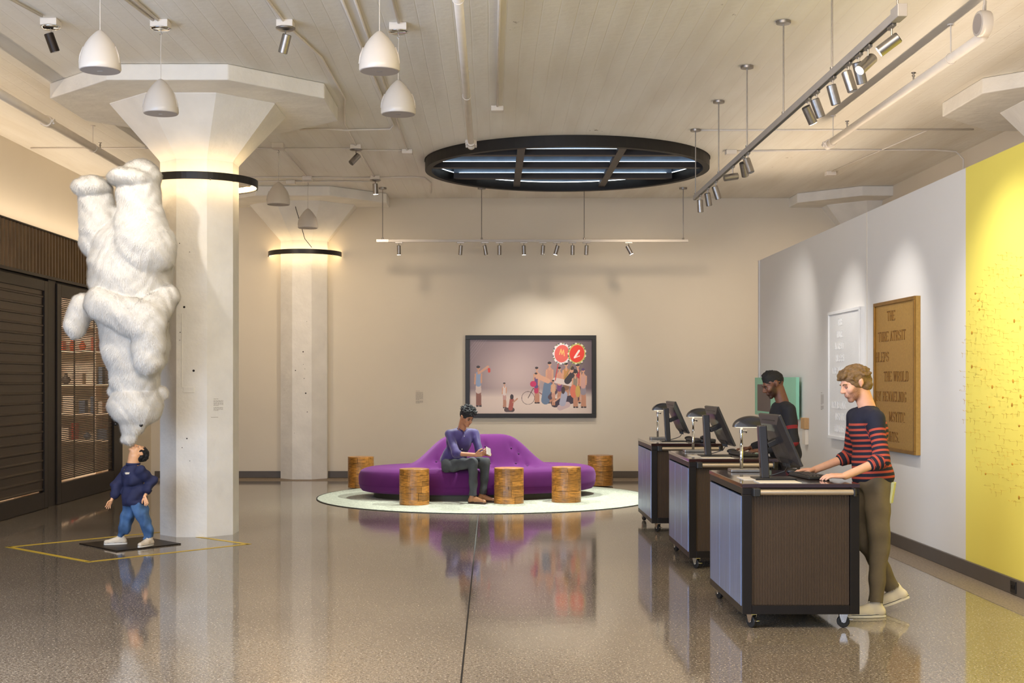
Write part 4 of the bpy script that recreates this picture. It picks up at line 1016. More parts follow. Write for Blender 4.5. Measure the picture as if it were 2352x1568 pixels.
    I, J = np.meshgrid(np.arange(nx), np.arange(ny)); a = (J*(nx+1)+I).ravel(); F_ = np.stack([a, a+nx+1, a+nx+2, a+1], 1)
    me = np_mesh('print', V_, F_); ca = me.color_attributes.new('paint', 'FLOAT_COLOR', 'CORNER')
    cc = np.ones((nx*ny, 4, 4), np.float32); cc[:, :, :3] = lin_.reshape(-1, 1, 3); ca.data.foreach_set('color', cc.ravel())
    m = bpy.data.materials.new('printed_photo'); m.use_nodes = True; at = m.node_tree.nodes.new('ShaderNodeVertexColor'); at.layer_name = 'paint'
    b = m.node_tree.nodes['Principled BSDF']; b.inputs['Roughness'].default_value = .35; m.node_tree.links.new(at.outputs[0], b.inputs['Base Color'])
    link_mesh('print', me, m, t)
def np_mesh(name, V_, F_):
    me = bpy.data.meshes.new(name); me.vertices.add(len(V_)); me.vertices.foreach_set('co', np.asarray(V_, np.float32).ravel())
    k = F_.shape[1]; me.loops.add(F_.size); me.loops.foreach_set('vertex_index', np.asarray(F_, np.int32).ravel())
    me.polygons.add(len(F_)); me.polygons.foreach_set('loop_start', np.arange(0, F_.size, k, dtype=np.int32)); me.update(calc_edges=True); return me
framed_print()

# floor tape and plate
tp = [(-4.78, 12.92), (-3.66, 11.87), (-2.46, 13.16), (-3.58, 14.21)]
tape = thing('floor_tape_outline', 'yellow tape square stuck on the floor around the sculpture', 'tape', (0, 0, 0))
for i in range(4):
    a = Vector((*tp[i], 0)); c = Vector((*tp[(i+1) % 4], 0)); d = (c-a).normalized(); n = Vector((-d.y, d.x, 0))*.028; a -= d*.028
    if i == 2: c2 = a+(c-a)*1.0
    vs = [a-n, c-n, c+n, a+n]; MB().add([(v.x, v.y, .0008) for v in vs]+[(v.x, v.y, .0022) for v in vs], [(3, 2, 1, 0), (4, 5, 6, 7), (0, 1, 5, 4), (1, 2, 6, 5), (2, 3, 7, 6), (3, 0, 4, 7)]).obj('tape_strip', M_tape, tape)
PLZ = .012
pl = MB().prism([(-4.15, 13.13), (-3.61, 12.56), (-3.125, 13.13), (-3.66, 13.70)], .001, PLZ).obj('base_plate', M_dark, bevel=.002)
tag(pl, 'flat dark square steel plate under the boy figure', 'plate')

# ------------------------------------------------------------------ organic forms: signed distance fields meshed with surface nets
def v3(*a): return np.array(a, float)
def unit(v): v = np.asarray(v, float); return v/np.linalg.norm(v)
def basis(fwd, up):
    f = unit(fwd); l = unit(np.cross(up, f)); u = np.cross(f, l); return np.stack([f, l, u], 1)     # columns: forward, left, up
def cap(p, q, r0, r1=None): return ('c', np.asarray(p, float), np.asarray(q, float), r0, r0 if r1 is None else r1)
def ell(c, r, R=None): return ('e', np.asarray(c, float), np.asarray(r, float), np.eye(3) if R is None else R)
def sdf_eval(pr, P):
    if pr[0] == 'c':
        _, a, b, r0, r1 = pr; ab = b-a; t = np.clip(((P-a)@ab)/(ab@ab+1e-12), 0, 1)
        d = np.linalg.norm(P-a-t[..., None]*ab, axis=-1); return d-(r0+(r1-r0)*t)
    _, c, r, R = pr; q = (P-c)@R; k0 = np.linalg.norm(q/r, axis=-1); k1 = np.linalg.norm(q/(r*r), axis=-1)+1e-9
    return k0*(k0-1)/k1
def prim_bb(pr):
    if pr[0] == 'c': r = max(pr[3], pr[4]); return np.minimum(pr[1], pr[2])-r, np.maximum(pr[1], pr[2])+r
    m = np.abs(pr[3])@pr[2]; return pr[1]-m, pr[1]+m
def sdf_mesh(prims, h, k=.02, subs=(), clip=None, noise=None, ks=.012):
    bbs = [prim_bb(p) for p in prims]; lo = np.min([b[0] for b in bbs], 0)-3*h-k*.5; hi = np.max([b[1] for b in bbs], 0)+3*h+k*.5
    n = np.ceil((hi-lo)/h).astype(int)+1; F = np.full(n, 1.0)
    ax = [lo[i]+h*np.arange(n[i]) for i in range(3)]
    def block(p, pad):
        a, b = prim_bb(p); i0 = np.maximum(((a-pad-lo)/h).astype(int), 0); i1 = np.minimum(((b+pad-lo)/h).astype(int)+2, n)
        sl = tuple(slice(i0[i], max(i0[i], i1[i])) for i in range(3))
        G = np.stack(np.meshgrid(*[ax[i][sl[i]] for i in range(3)], indexing='ij'), -1); return sl, G
    for p in prims:
        kk = k
        sl, G = block(p, kk+2.5*h); d = sdf_eval(p, G); f = F[sl]
        q = np.maximum(kk-np.abs(f-d), 0)/kk; F[sl] = np.minimum(f, d)-q*q*kk*.25
    for p in subs:
        sl, G = block(p, ks+2.5*h); d = -sdf_eval(p, G); f = F[sl]
        q = np.maximum(ks-np.abs(f-d), 0)/ks; F[sl] = np.maximum(f, d)+q*q*ks*.25
    G = None
    if noise is not None or clip is not None:
        X = ax[0][:, None, None]; Y = ax[1][None, :, None]; Z = ax[2][None, None, :]
        if noise is not None: F = F+noise(X, Y, Z)
        if clip is not None: F = np.maximum(F, clip(X, Y, Z))
    S = F < 0; m = n-1; P_ = np.zeros((*m, 3), np.float32); C_ = np.zeros(tuple(m), np.float32)
    cs = [(0, 0, 0), (1, 0, 0), (0, 1, 0), (1, 1, 0), (0, 0, 1), (1, 0, 1), (0, 1, 1), (1, 1, 1)]
    sl = lambda c: tuple(slice(c[i], c[i]+m[i]) for i in range(3))
    for i in range(8):
        for j in range(i+1, 8):
            a, b = cs[i], cs[j]
            if sum(abs(a[q]-b[q]) for q in range(3)) != 1: continue
            cr = S[sl(a)] != S[sl(b)]; fa = F[sl(a)][cr]; fb_ = F[sl(b)][cr]; t = fa/(fa-fb_)
            P_[cr] += (np.array(a)[None]+t[:, None]*(np.array(b)-np.array(a))[None]); C_[cr] += 1
    act = C_ > 0; idx = np.full(tuple(m), -1, np.int64); idx[act] = np.arange(act.sum())
    V_ = (np.argwhere(act)+P_[act]/C_[act][:, None])*h+lo; Q = []
    for axn in range(3):
        o = [i for i in range(3) if i != axn]
        s0 = [slice(1, m[i]) for i in range(3)]; s1 = list(s0); s0[axn] = slice(0, m[axn]); s1[axn] = slice(1, m[axn]+1)
        A = S[tuple(s0)]; B = S[tuple(s1)]; cr = A != B; ii = np.argwhere(cr)
        base = ii.copy(); base[:, o[0]] += 1; base[:, o[1]] += 1
        def g(d0, d1): q = base.copy(); q[:, o[0]] -= d0; q[:, o[1]] -= d1; return idx[q[:, 0], q[:, 1], q[:, 2]]
        quad = np.stack([g(1, 1), g(0, 1), g(0, 0), g(1, 0)], 1); flip = A[cr]
        if axn == 1: flip = ~flip
        quad[~flip] = quad[~flip][:, ::-1]; Q.append(quad)
    Q = np.concatenate(Q); Q = Q[(Q >= 0).all(1)]
    return V_, Q
def organic(name, parts, mat, parent=None, attr=None):
    """parts: list of (V,F) joined into one mesh"""
    off = 0; Vs = []; Fs = []
    for V_, F_ in parts: Vs.append(V_); Fs.append(F_+off); off += len(V_)
    V_ = np.concatenate(Vs); me = np_mesh(name, V_, np.concatenate(Fs))
    if attr is not None:
        a = me.attributes.new('t', 'FLOAT', 'POINT'); a.data.foreach_set('value', attr(V_).astype(np.float32))
    return link_mesh(name, me, mat, parent, smooth=True)
def wrinkle(amp, seed=0, f=1.0):
    r = np.random.default_rng(seed); D = r.normal(size=(6, 3)); D /= np.linalg.norm(D, axis=1)[:, None]; D[:, 2] *= 1.6; fr = r.uniform(18, 55, 6)*f; ph = r.uniform(0, 6, 6)
    def fn(X, Y, Z):
        s = 0
        for d, q, p in zip(D, fr, ph): s = s+np.sin((X*d[0]+Y*d[1]+Z*d[2])*q+p)
        return amp*s/2.4
    return fn

def head_parts(c, R, s, beard=0, neck_to=None, nr=.056):
    L = lambda f, l, u: c+R@(s*v3(f, l, u))
    E = lambda f, l, u, a, b, d: ell(L(f, l, u), s*v3(a, b, d), R)
    pr = [E(-.012, 0, .028, .098, .076, .090), E(.030, 0, -.028, .062, .060, .078), E(.040, 0, -.070, .046, .046, .034), cap(L(.072, -.012, -.098), L(.072, .012, -.098), s*.017),
          cap(L(.090, 0, .012), L(.112, 0, -.022), s*.009, s*.012), E(.100, .010, -.028, .012, .008, .007), E(.100, -.010, -.028, .012, .008, .007),
          cap(L(.082, -.032, .022), L(.082, .032, .022), s*.012), cap(L(.089, -.017, -.053), L(.089, .017, -.053), s*.0065), cap(L(.087, -.014, -.064), L(.087, .014, -.064), s*.0075),
          E(.062, .038, -.025, .024, .022, .026), E(.062, -.038, -.025, .024, .022, .026)]
    for sg in (1, -1):
        pr += [cap(L(-.008, sg*.078, .012), L(-.002, sg*.078, -.024), s*.010, s*.007), cap(L(-.018, sg*.083, .014), L(-.016, sg*.082, -.008), s*.008)]
    if neck_to is not None: pr.append(cap(L(-.022, 0, -.06), neck_to, s*nr, s*nr*1.06))
    subs = [E(.098, .032, .000, .014, .018, .010), E(.098, -.032, .000, .014, .018, .010)]
    return sdf_mesh(pr, .0042*s, k=.016*s, subs=subs, ks=.012*s)
def eyes(parent, c, R, s, iris=(50, 36, 28), brow=(60, 44, 34), down=True):
    L = lambda f, l, u: c+R@(s*v3(f, l, u))
    for sg in (1, -1):
        e = MB().ball(L(.080, sg*.031, -.002), .0100*s, 12, 8).obj('eye', M_eye, parent, smooth=True)
        a = R@v3(1, 0, -.45 if down else 0); a = unit(a)
        p0 = L(.080, sg*.031, -.002); MB().cyl(p0+a*.0082*s, p0+a*.0104*s, .0056*s, .004*s, 12).obj('iris', M_iris, e)
    return
M_eye = pmat('eye_white', (176, 164, 156), .2, var=.01)
M_iris = pmat('eye_iris', (44, 32, 26), .15, var=.05)
def strip(name, pts, r, mat, parent): return MB().tube([tuple(p) for p in pts], r, 6).obj(name, mat, parent, smooth=True)
def face_extras(parent, c, R, s, mbrow, mlip, seed=0):
    L = lambda f, l, u: c+R@(s*v3(f, l, u))
    for sg in (1, -1): strip('eyebrow', [L(.094, sg*.016, .019), L(.094, sg*.032, .025), L(.083, sg*.050, .019)], .0042*s, mbrow, parent)
    for sg in (1, -1): strip('eyelid', [L(.084, sg*.018, .001), L(.0905, sg*.031, .0035), L(.081, sg*.044, .001)], .0048*s, mlip[1], parent)
    strip('lips', [L(.089, -.022, -.0595), L(.0965, -.008, -.058), L(.0965, .008, -.058), L(.089, .022, -.0595)], .0040*s, mlip[0], parent)

def hand_mesh(w, d, back, thumb_side, s=1.0, curl=(.35, .5, .4), spread=.10, wrist_from=None, wr=.027):
    """w wrist point, d direction to the fingers, back = outward normal of the back of the hand, thumb_side = vector toward thumb"""
    d = unit(d); b = unit(np.asarray(back, float)-d*np.dot(back, d)); t = np.cross(d, b); t = t if np.dot(t, thumb_side) > 0 else -t
    pr = []
    if wrist_from is not None: pr.append(cap(wrist_from, w, wr*1.12, wr))
    pr += [ell(w+d*.045*s, s*v3(.052, .036, .016), np.stack([d, t, b], 1))]
    LN = [(.030, .070, .0086), (.010, .078, .0090), (-.011, .073, .0086), (-.030, .058, .0076)]
    for i, (o, ln, r) in enumerate(LN):
        k = w+d*(.088-.004*abs(i-1))*s+t*o*s; pr.append(cap(w+d*.012*s+t*o*.6*s, k, .0135*s, .0105*s))
        di = unit(d+t*(o/.03)*spread); p = k; ang = 0
        for j, (fr, c_) in enumerate(zip((.45, .31, .24), curl)):
            ang += c_; dir_ = di*math.cos(ang)-b*math.sin(ang); q = p+dir_*ln*fr*s; pr.append(cap(p, q, r*s*(1-.07*j), r*s*(.94-.09*j))); p = q
    p = w+d*.018*s+t*.026*s; q = p+unit(d*.75+t*.62-b*.25)*.042*s; r_ = q+unit(d*.92+t*.25-b*.35)*.032*s; e = r_+unit(d*.95+t*.05-b*.35)*.026*s
    pr += [cap(p, q, .0135*s, .0115*s), cap(q, r_, .0110*s, .0098*s), cap(r_, e, .0096*s, .0078*s)]
    return sdf_mesh(pr, .0035*max(s, .75), k=.0065*s)

def shoe(parent, ankle, toe_dir, up, s, m_up, m_sole, ln=.27, name='shoe'):
    """ankle: centre of the ankle joint, 0.09 m above the ground plane of the foot"""
    R = basis(toe_dir, up); A = np.asarray(ankle, float); L = lambda f, l, u: A+R@(s*v3(f, l, u)); g = -.088
    pr = [cap(L(-.045, 0, g+.036), L(.06, 0, g+.036), s*.034, s*.036), cap(L(.06, 0, g+.034), L(ln-.10, .004, g+.030), s*.038, s*.030), cap(L(-.03, 0, g+.05), L(-.012, 0, g+.105), s*.036, s*.037), cap(L(.0, 0, g+.075), L(.10, 0, g+.042), s*.034, s*.03)]
    N_ = R@v3(0, 0, 1); base = L(0, 0, g+.012)
    V_, F_ = sdf_mesh(pr, .006*max(s, .7), k=.02*s, clip=lambda X, Y, Z: -((X-base[0])*N_[0]+(Y-base[1])*N_[1]+(Z-base[2])*N_[2]))
    o = organic(name, [(V_, F_)], m_up, parent)
    n = 28; ol = []
    for i in range(n):
        a = 2*PI*i/n; f = math.cos(a); x = (ln-.10+.03+.047+.036)/2*f*1.0+(ln-.07-.083)/2; wd = .040*(1-.12*(f < -.3))*math.copysign(abs(math.sin(a))**.75, math.sin(a)); ol.append((x, wd))
    vs = [L(x, y, g) for x, y in ol]+[L(x*1.0, y*1.03, g+.012) for x, y in ol]+[L(x*.985, y*.98, g+.026) for x, y in ol]
    fs = [tuple(range(n))[::-1], tuple(range(2*n, 3*n))]+[(j*n+i, j*n+(i+1) % n, (j+1)*n+(i+1) % n, (j+1)*n+i) for j in range(2) for i in range(n)]
    MB().add([tuple(v) for v in vs], fs).obj('sole', m_sole, o, smooth=True, angle=40)
    MB().tube([tuple(L(x*.99, y*1.03, g+.020)) for x, y in ol]+[tuple(L(ol[0][0]*.99, ol[0][1], g+.020))], .0022*s, 5).obj('sole_stripe', M_navyplain, o)
    lc = MB()
    for k in range(4): lc.tube([tuple(L(.035+k*.022, -.024+.002*k, g+.090-k*.012)), tuple(L(.040+k*.022, 0, g+.100-k*.0135)), tuple(L(.035+k*.022, .024-.002*k, g+.090-k*.012))], .0035*s, 5)
    lc.obj('laces', m_sole, o, smooth=True)
    return o

def figure(name, label, cat, J, s, skin, shirt, trouser, girth=1.0, sleeve=.45, shirt_attr=None, vox=.008, hand_s=1.0, hands=None, beltlow=0.0, legw=1.0, neckr=.056, shirt_noise=.0035, trou_noise=.005, baggy=0.0):
    J = {k: np.asarray(v, float) for k, v in J.items()}
    up = unit(J['neck']-J['pelvis']); side = unit(J['sh_l']-J['sh_r']); fw = unit(np.cross(side, up)); side = np.cross(up, fw)
    RB = np.stack([side, fw, up], 1); hs = unit(J['hip_l']-J['hip_r']); RP = np.stack([hs, unit(np.cross(hs, up)), up], 1)
    g = girth*s; mid = (J['neck']+J['pelvis'])/2; chest = J['pelvis']*.32+J['neck']*.68; waist = J['pelvis']*.70+J['neck']*.30
    def torso(x):
        return [ell(chest+fw*.01*s, v3(.150*g+x, .112*g+x, .185*s+x), RB), ell(waist+fw*.01*s, v3(.138*g+x, .105*g+x, .16*s+x), RB), cap(J['sh_r']*.86+J['sh_l']*.14, J['sh_l']*.86+J['sh_r']*.14, .054*s+x),
                cap(J['sh_r']*.8+J['sh_l']*.2+up*.03*s, J['sh_l']*.8+J['sh_r']*.2+up*.03*s, .030*s+x), cap(chest, J['neck']-up*.03*s, .085*s+x, .050*s+x)]
    def pelv(x): return [ell(J['pelvis']*.93+J['neck']*.07, v3(.155*g+x, .112*g+x, .11*s+x), RP)]
    def arm(q, x, t=1.0):
        e, w_ = J['el_'+q], J['wr_'+q]; o = [cap(J['sh_'+q], e, .047*s+x, .038*s+x)]
        if t > 0: o.append(cap(e, e+(w_-e)*t, .037*s+x, (.037+(.026-.037)*t)*s+x))
        return o
    def leg(q, x, t=1.0): 
        k, a = J['kn_'+q], J['an_'+q]; kk = k; return [cap(J['hip_'+q], k, .078*s*legw+x, .054*s*legw+x), cap(kk, kk+(a-kk)*t, .053*s*legw+x, (.053*legw+(.036-.053*legw)*t)*s+x)]
    prims = torso(-.012*s)+pelv(-.012*s)+arm('l', -.002*s)+arm('r', -.002*s)+leg('l', -.010*s)+leg('r', -.010*s)
    parts = [sdf_mesh(prims, .011*s if s > .8 else .009, k=.035*s)]
    HR = basis(J['hf'], J['hu']); parts.append(head_parts(J['head'], HR, J['hscale'] if 'hscale' in J else s, neck_to=J['neck']-up*.02*s, nr=neckr))
    for q in 'lr':
        h_ = hands[q]; e, w_ = J['el_'+q], J['wr_'+q]
        parts.append(hand_mesh(w_, h_['d'], h_['back'], h_['thumb'], hand_s*s, h_.get('curl', (.35, .5, .4)), h_.get('spread', .1), e+(w_-e)*.55, .0255*s))
    def beard_attr(V_):
        P = (V_-J['head'])@HR/s; f, l, u = P[:, 0], P[:, 1], P[:, 2]; sg = lambda x: 1/(1+np.exp(-np.clip(x, -30, 30)))
        ub = np.where(f > .080, -.046, -.046+.75*np.clip(.080-f, 0, .075)); m = sg((ub-u)/.004)*sg((f-.006-.25*np.clip(-u-.05, 0, 1))/.005)*sg((u+.118)/.005)
        m *= 1-.9*np.exp(-((f-.095)/.02)**2-((u+.060)/.009)**2-(l/.022)**2); m[np.linalg.norm(P, axis=1) > .16] = 0; return m
    body = organic(name, parts, skin, attr=beard_attr); tag(body, label, cat)
    # trousers
    tr_ = sdf_mesh(pelv(.010*s)+[ell(waist*.6+J['pelvis']*.4, v3(.138*g+.004, .106*g+.004, .10*s), RB)]+leg('l', .014*s+baggy, .97)+leg('r', .014*s+baggy, .97), vox, k=.03*s, noise=wrinkle(trou_noise*1.5, 3, 1.0 if s > .8 else 1.4))
    kt = np.ones(len(tr_[0]), bool)
    for q in 'lr':
        k_, a_ = J['kn_'+q], J['an_'+q]; dd = unit(a_-k_); tt = (tr_[0]-k_)@dd; rad = np.linalg.norm(tr_[0]-k_-tt[:, None]*dd, axis=1); L_ = np.linalg.norm(a_-k_)
        kt &= ~((tt > L_*.975) & (rad < .11*s+baggy))
    organic('trousers', [(tr_[0], tr_[1][kt[tr_[1]].all(1)])], trouser, body)
    sh_pr = torso(.012*s+baggy*.8)+arm('l', .014*s+baggy, sleeve)+arm('r', .014*s+baggy, sleeve)
    bot = J['pelvis']+up*(beltlow*s)
    sh_pr += [ell(waist*.55+J['pelvis']*.45, v3(.150*g+.010*s+baggy, .116*g+.010*s+baggy, .15*s), RB)]
    sh_pr.append(ell(J['pelvis']+up*.045*s, v3(.158*g+.014*s+baggy, .120*g+.014*s+baggy, .10*s), RB))
    nk = J['neck']-up*.0*s
    def clipf(X, Y, Z):
        a = -((X-bot[0])*up[0]+(Y-bot[1])*up[1]+(Z-bot[2])*up[2]); return np.minimum(a, np.maximum(a, -1)) if False else a
    # only the torso is cut at the hem; sleeves may hang below it
    V1, F1 = sdf_mesh(sh_pr, vox, k=.03*s, noise=wrinkle(shirt_noise, 5, .9 if s > .8 else 1.3),
                      subs=[cap(nk-up*.02*s, nk+up*.3*s, .066*s*neckr/.056, .075*s)])
    tq = (V1-bot)@up; inner = np.abs((V1-bot)@side) < .19*g+.02
    armd = np.minimum.reduce([sdf_eval(p, V1) for p in arm('l', .012*s+baggy, sleeve)+arm('r', .012*s+baggy, sleeve)])
    keep = (tq > 0) | (armd < .012)
    kf = keep[F1].all(1); F1 = F1[kf]
    o = organic('sweater' if shirt_attr else 'shirt', [(V1, F1)], shirt, body, shirt_attr)
    for q in 'lr':   # cuffs
        e, w_ = J['el_'+q], J['wr_'+q]; p_ = e+(w_-e)*max(sleeve, .02); dd = unit(w_-e); r_ = (.037-.011*sleeve)*s+.014*s+baggy*.7
        MB().cyl(tuple(p_-dd*.012*s), tuple(p_+dd*.022*s), r_+.002, r_-.002, 22).obj('cuff', J.get('cuffmat', None) if False else cuffm.get(name+label[:6], shirt), o, smooth=True, angle=50)
    return body, HR, RB, (chest, waist, up, fw, side)
cuffm = {}

def hair_mesh(parent, c, R, s, mat, kind):
    L = lambda f, l, u: c+R@(s*v3(f, l, u)); E = lambda f, l, u, a, b, d: ell(L(f, l, u), s*v3(a, b, d), R)
    r = np.random.default_rng(4); pr = []; subs = []
    if kind == 'wavy':
        pr = [E(-.016, 0, .034, .108, .086, .098), E(-.055, 0, -.02, .062, .076, .070)]
        for i in range(70):
            a = r.uniform(-2.6, 2.6); e = r.uniform(-.1, 1.2); f, l, u = math.cos(a)*math.cos(e)*.100-.016, math.sin(a)*math.cos(e)*.084, math.sin(e)*.094+.034
            if f > .045 and u < .075: continue
            t = unit(v3(-.6, np.sign(l+1e-6)*.3, -.6)+r.normal(size=3)*.3)*.022; pr.append(cap(L(f, l, u), L(f+t[0], l+t[1], u+t[2]), .011*s, .007*s))
        for i in range(7): y = -.05+i*.0165; pr.append(cap(L(.055, y, .098), L(.092, y*.9+.006, .068), .016*s, .008*s))
        subs = [E(.090, 0, -.040, .068, .085, .092), E(.02, .09, -.055, .045, .03, .05), E(.02, -.09, -.055, .045, .03, .05), E(.0, 0, -.14, .2, .2, .07)]
        nz, k = wrinkle(.0035, 8, 3.2), .008
    elif kind == 'fade':
        pr = [E(-.014, 0, .034, .0995, .0775, .091), E(.006, 0, .085, .070, .060, .044)]
        for i in range(60):
            a = r.uniform(0, 6.28); q = r.uniform(0, 1); f, l = .006+.058*q*math.cos(a), .050*q*math.sin(a); pr.append(cap(L(f, l, .112), L(f+r.normal()*.004, l+r.normal()*.004, .138-.018*q), .008*s, .005*s))
        subs = [E(.090, 0, -.045, .066, .085, .100), E(.0, 0, -.10, .2, .2, .085), E(.025, .09, -.03, .045, .03, .05), E(.025, -.09, -.03, .045, .03, .05)]
        nz, k = wrinkle(.0012, 8, 5), .006
    elif kind == 'curly':
        pr = [E(-.014, 0, .034, .100, .078, .090), E(.004, 0, .092, .112, .106, .070)]
        for i in range(120):
            a = r.uniform(0, 6.28); e = r.uniform(-.15, 1.5); f, l, u = .004+.114*math.cos(a)*math.cos(e), .106*math.sin(a)*math.cos(e), .092+.070*math.sin(e); n = unit(v3(math.cos(a)*math.cos(e), math.sin(a)*math.cos(e), math.sin(e)))*.014
            pr.append(cap(L(f, l, u), L(f+n[0], l+n[1], u+n[2]), .010*s, .006*s))
        subs = [E(.092, 0, -.048, .066, .085, .100), E(.0, 0, -.115, .2, .2, .085), E(.025, .09, -.035, .045, .03, .05), E(.025, -.09, -.035, .045, .03, .05)]
        nz, k = wrinkle(.0015, 8, 5), .006
    else:   # boy
        pr = [E(-.022, 0, .034, .102, .084, .096), E(-.06, 0, -.02, .055, .074, .060)]
        for i in range(60):
            a = r.uniform(1.0, 5.3); e = r.uniform(-.4, 1.3); f, l, u = math.cos(a)*math.cos(e)*.098-.02, math.sin(a)*math.cos(e)*.082, math.sin(e)*.094+.030; t = unit(v3(-.2, .1, -.9)+r.normal(size=3)*.3)*.02
            pr.append(cap(L(f, l, u), L(f+t[0], l+t[1], u+t[2]), .010*s, .006*s))
        subs = [E(.090, 0, -.035, .075, .095, .100), E(.02, .095, -.02, .035, .03, .045), E(.02, -.095, -.02, .035, .03, .045)]
        nz, k = wrinkle(.003, 8, 4), .008
    return organic('hair', [sdf_mesh(pr, .0045*s, k=k*s, subs=subs, ks=.012*s, noise=nz)], mat, parent)
def add_beard(m, rgb, amount):
    N = m.node_tree.nodes; L = m.node_tree.links; b = N['Principled BSDF']; at = N.new('ShaderNodeAttribute'); at.attribute_name = 't'
    nz = N.new('ShaderNodeTexNoise'); nz.inputs['Scale'].default_value = 260; tc = N.new('ShaderNodeTexCoord'); L.new(tc.outputs['Object'], nz.inputs[0])
    mu = N.new('ShaderNodeMath'); mu.operation = 'MULTIPLY'; L.new(at.outputs['Fac'], mu.inputs[0]); mu.inputs[1].default_value = amount
    m2 = N.new('ShaderNodeMath'); m2.operation = 'MULTIPLY'; L.new(mu.outputs[0], m2.inputs[0]); mr = N.new('ShaderNodeMapRange'); mr.inputs[1].default_value = .35; mr.inputs[2].default_value = .6; mr.inputs[3].default_value = .55; L.new(nz.outputs[0], mr.inputs[0]); L.new(mr.outputs[0], m2.inputs[1])
    mx = N.new('ShaderNodeMixRGB'); L.new(m2.outputs[0], mx.inputs[0]); L.new(b.inputs['Base Color'].links[0].from_socket, mx.inputs[1]); mx.inputs[2].default_value = lin(rgb)+(1,); L.new(mx.outputs[0], b.inputs['Base Color'])
add_beard(M_skin1, (122, 80, 56), .85); add_beard(M_skin2, (30, 20, 16), .95)

M_hair1 = pmat('light_brown_hair', (118, 90, 56), .5, var=.35, scale=60, stretch=(1, 1, 3), bump=.4, bscale=160)
M_beard1 = pmat('brown_beard', (168, 120, 98), .7, var=.3, scale=160)
M_hair2 = pmat('black_hair', (20, 17, 16), .7, var=.3, scale=120, bump=.5, bscale=260)
M_beard2 = pmat('dark_beard', (52, 36, 28), .7, var=.25, scale=160)
M_hair3 = pmat('dark_curly_hair', (30, 28, 32), .7, var=.3, scale=120, bump=.5, bscale=260)
M_lip = pmat('lip_tone', (176, 104, 92), .45, var=.03); M_lid = pmat('eyelid_tone', (150, 96, 76), .5, var=.03)
M_lip2 = pmat('deep_lip_tone', (96, 56, 48), .45, var=.03); M_lid2 = pmat('deep_eyelid_tone', (70, 44, 34), .5, var=.03)
M_trou1 = pmat('tan_chinos', (110, 98, 80), .8, var=.12, scale=9, bump=.3, bscale=300)
M_trou2 = pmat('dark_trousers', (48, 44, 46), .8, var=.12, scale=9)
M_trou3 = pmat('charcoal_trousers', (66, 68, 72), .8, var=.14, scale=9, bump=.3, bscale=300)
M_jeans = pmat('washed_blue_denim', (66, 98, 138), .8, var=.30, scale=9, bump=.3, bscale=260)
M_shirt3 = pmat('indigo_shirt', (50, 32, 98), .6, var=.16, scale=12, bump=.2, bscale=260, sheen=.3)
M_navy = pmat('navy_fleece', (34, 38, 72), .8, var=.12, scale=14, bump=.25, bscale=200)
M_shoew = pmat('white_canvas', (226, 216, 202), .7, var=.05); M_shoet = pmat('tan_leather', (172, 124, 88), .4, var=.12, scale=20)
M_solew = pmat('white_rubber_sole', (232, 226, 214), .6, var=.04); M_soled = pmat('dark_sole', (66, 44, 32), .6, var=.1)
M_trainer = pmat('cream_trainer', (214, 200, 178), .5, var=.10, scale=18)
M_navyplain = pmat('navy_knit', (24, 26, 46), .85, var=.1)
def stripe_mat(name, period, frac, t0, t1, dark, light):
    m = pmat(name, dark, .85, var=.1, scale=20, bump=.25, bscale=300); N = m.node_tree.nodes; L = m.node_tree.links; b = N['Principled BSDF']
    at = N.new('ShaderNodeAttribute'); at.attribute_name = 't'
    def M_(op, a, c=None):
        n = N.new('ShaderNodeMath'); n.operation = op
        if isinstance(a, (int, float)): n.inputs[0].default_value = a
        else: L.new(a, n.inputs[0])
        if c is not None:
            if isinstance(c, (int, float)): n.inputs[1].default_value = c
            else: L.new(c, n.inputs[1])
        return n.outputs[0]
    t = at.outputs['Fac']; f = M_('FRACT', M_('DIVIDE', t, period)); k = M_('MULTIPLY', M_('LESS_THAN', f, frac), M_('MULTIPLY', M_('GREATER_THAN', t, t0), M_('LESS_THAN', t, t1)))
    mx = N.new('ShaderNodeMixRGB'); L.new(k, mx.inputs[0]); src = b.inputs['Base Color'].links[0].from_socket; L.new(src, mx.inputs[1]); mx.inputs[2].default_value = lin(light)+(1,); L.new(mx.outputs[0], b.inputs['Base Color']); return m
M_stripe = stripe_mat('navy_red_stripes', .0375, .42, .035, .450, (24, 26, 46), (178, 74, 58))
M_plaidhem = stripe_mat('dark_knit_red_hem', .16, .20, .16, .36, (30, 29, 34), (132, 30, 34))

def stripe_attr(J, s):
    pv = np.array(J['pelvis'], float); up = unit(np.array(J['neck'], float)-pv)
    def fn(V_):
        t = (V_-pv)@up; res = t.copy(); ch = pv*.32+np.array(J['neck'])*.68; wa = pv*.7+np.array(J['neck'])*.3
        dt = np.minimum(np.linalg.norm((V_-pv)-t[:, None]*up, axis=1)-.135*s, 9)
        for q in 'lr':
            S_, E_, W_ = [np.array(J[k+q], float) for k in ('sh_', 'el_', 'wr_')]
            d1 = sdf_eval(cap(S_, E_, .055*s, .046*s), V_); d2 = sdf_eval(cap(E_, W_, .045*s, .036*s), V_)
            l1 = np.linalg.norm(E_-S_); a1 = (V_-S_)@unit(E_-S_); a2 = l1+(V_-E_)@unit(W_-E_)
            along = np.where(d1 < d2, a1, np.maximum(a2, l1)); d = np.minimum(d1, d2); m = (d < dt) & (along > .03); res[m] = (.50-along)[m]
        return res
    return fn
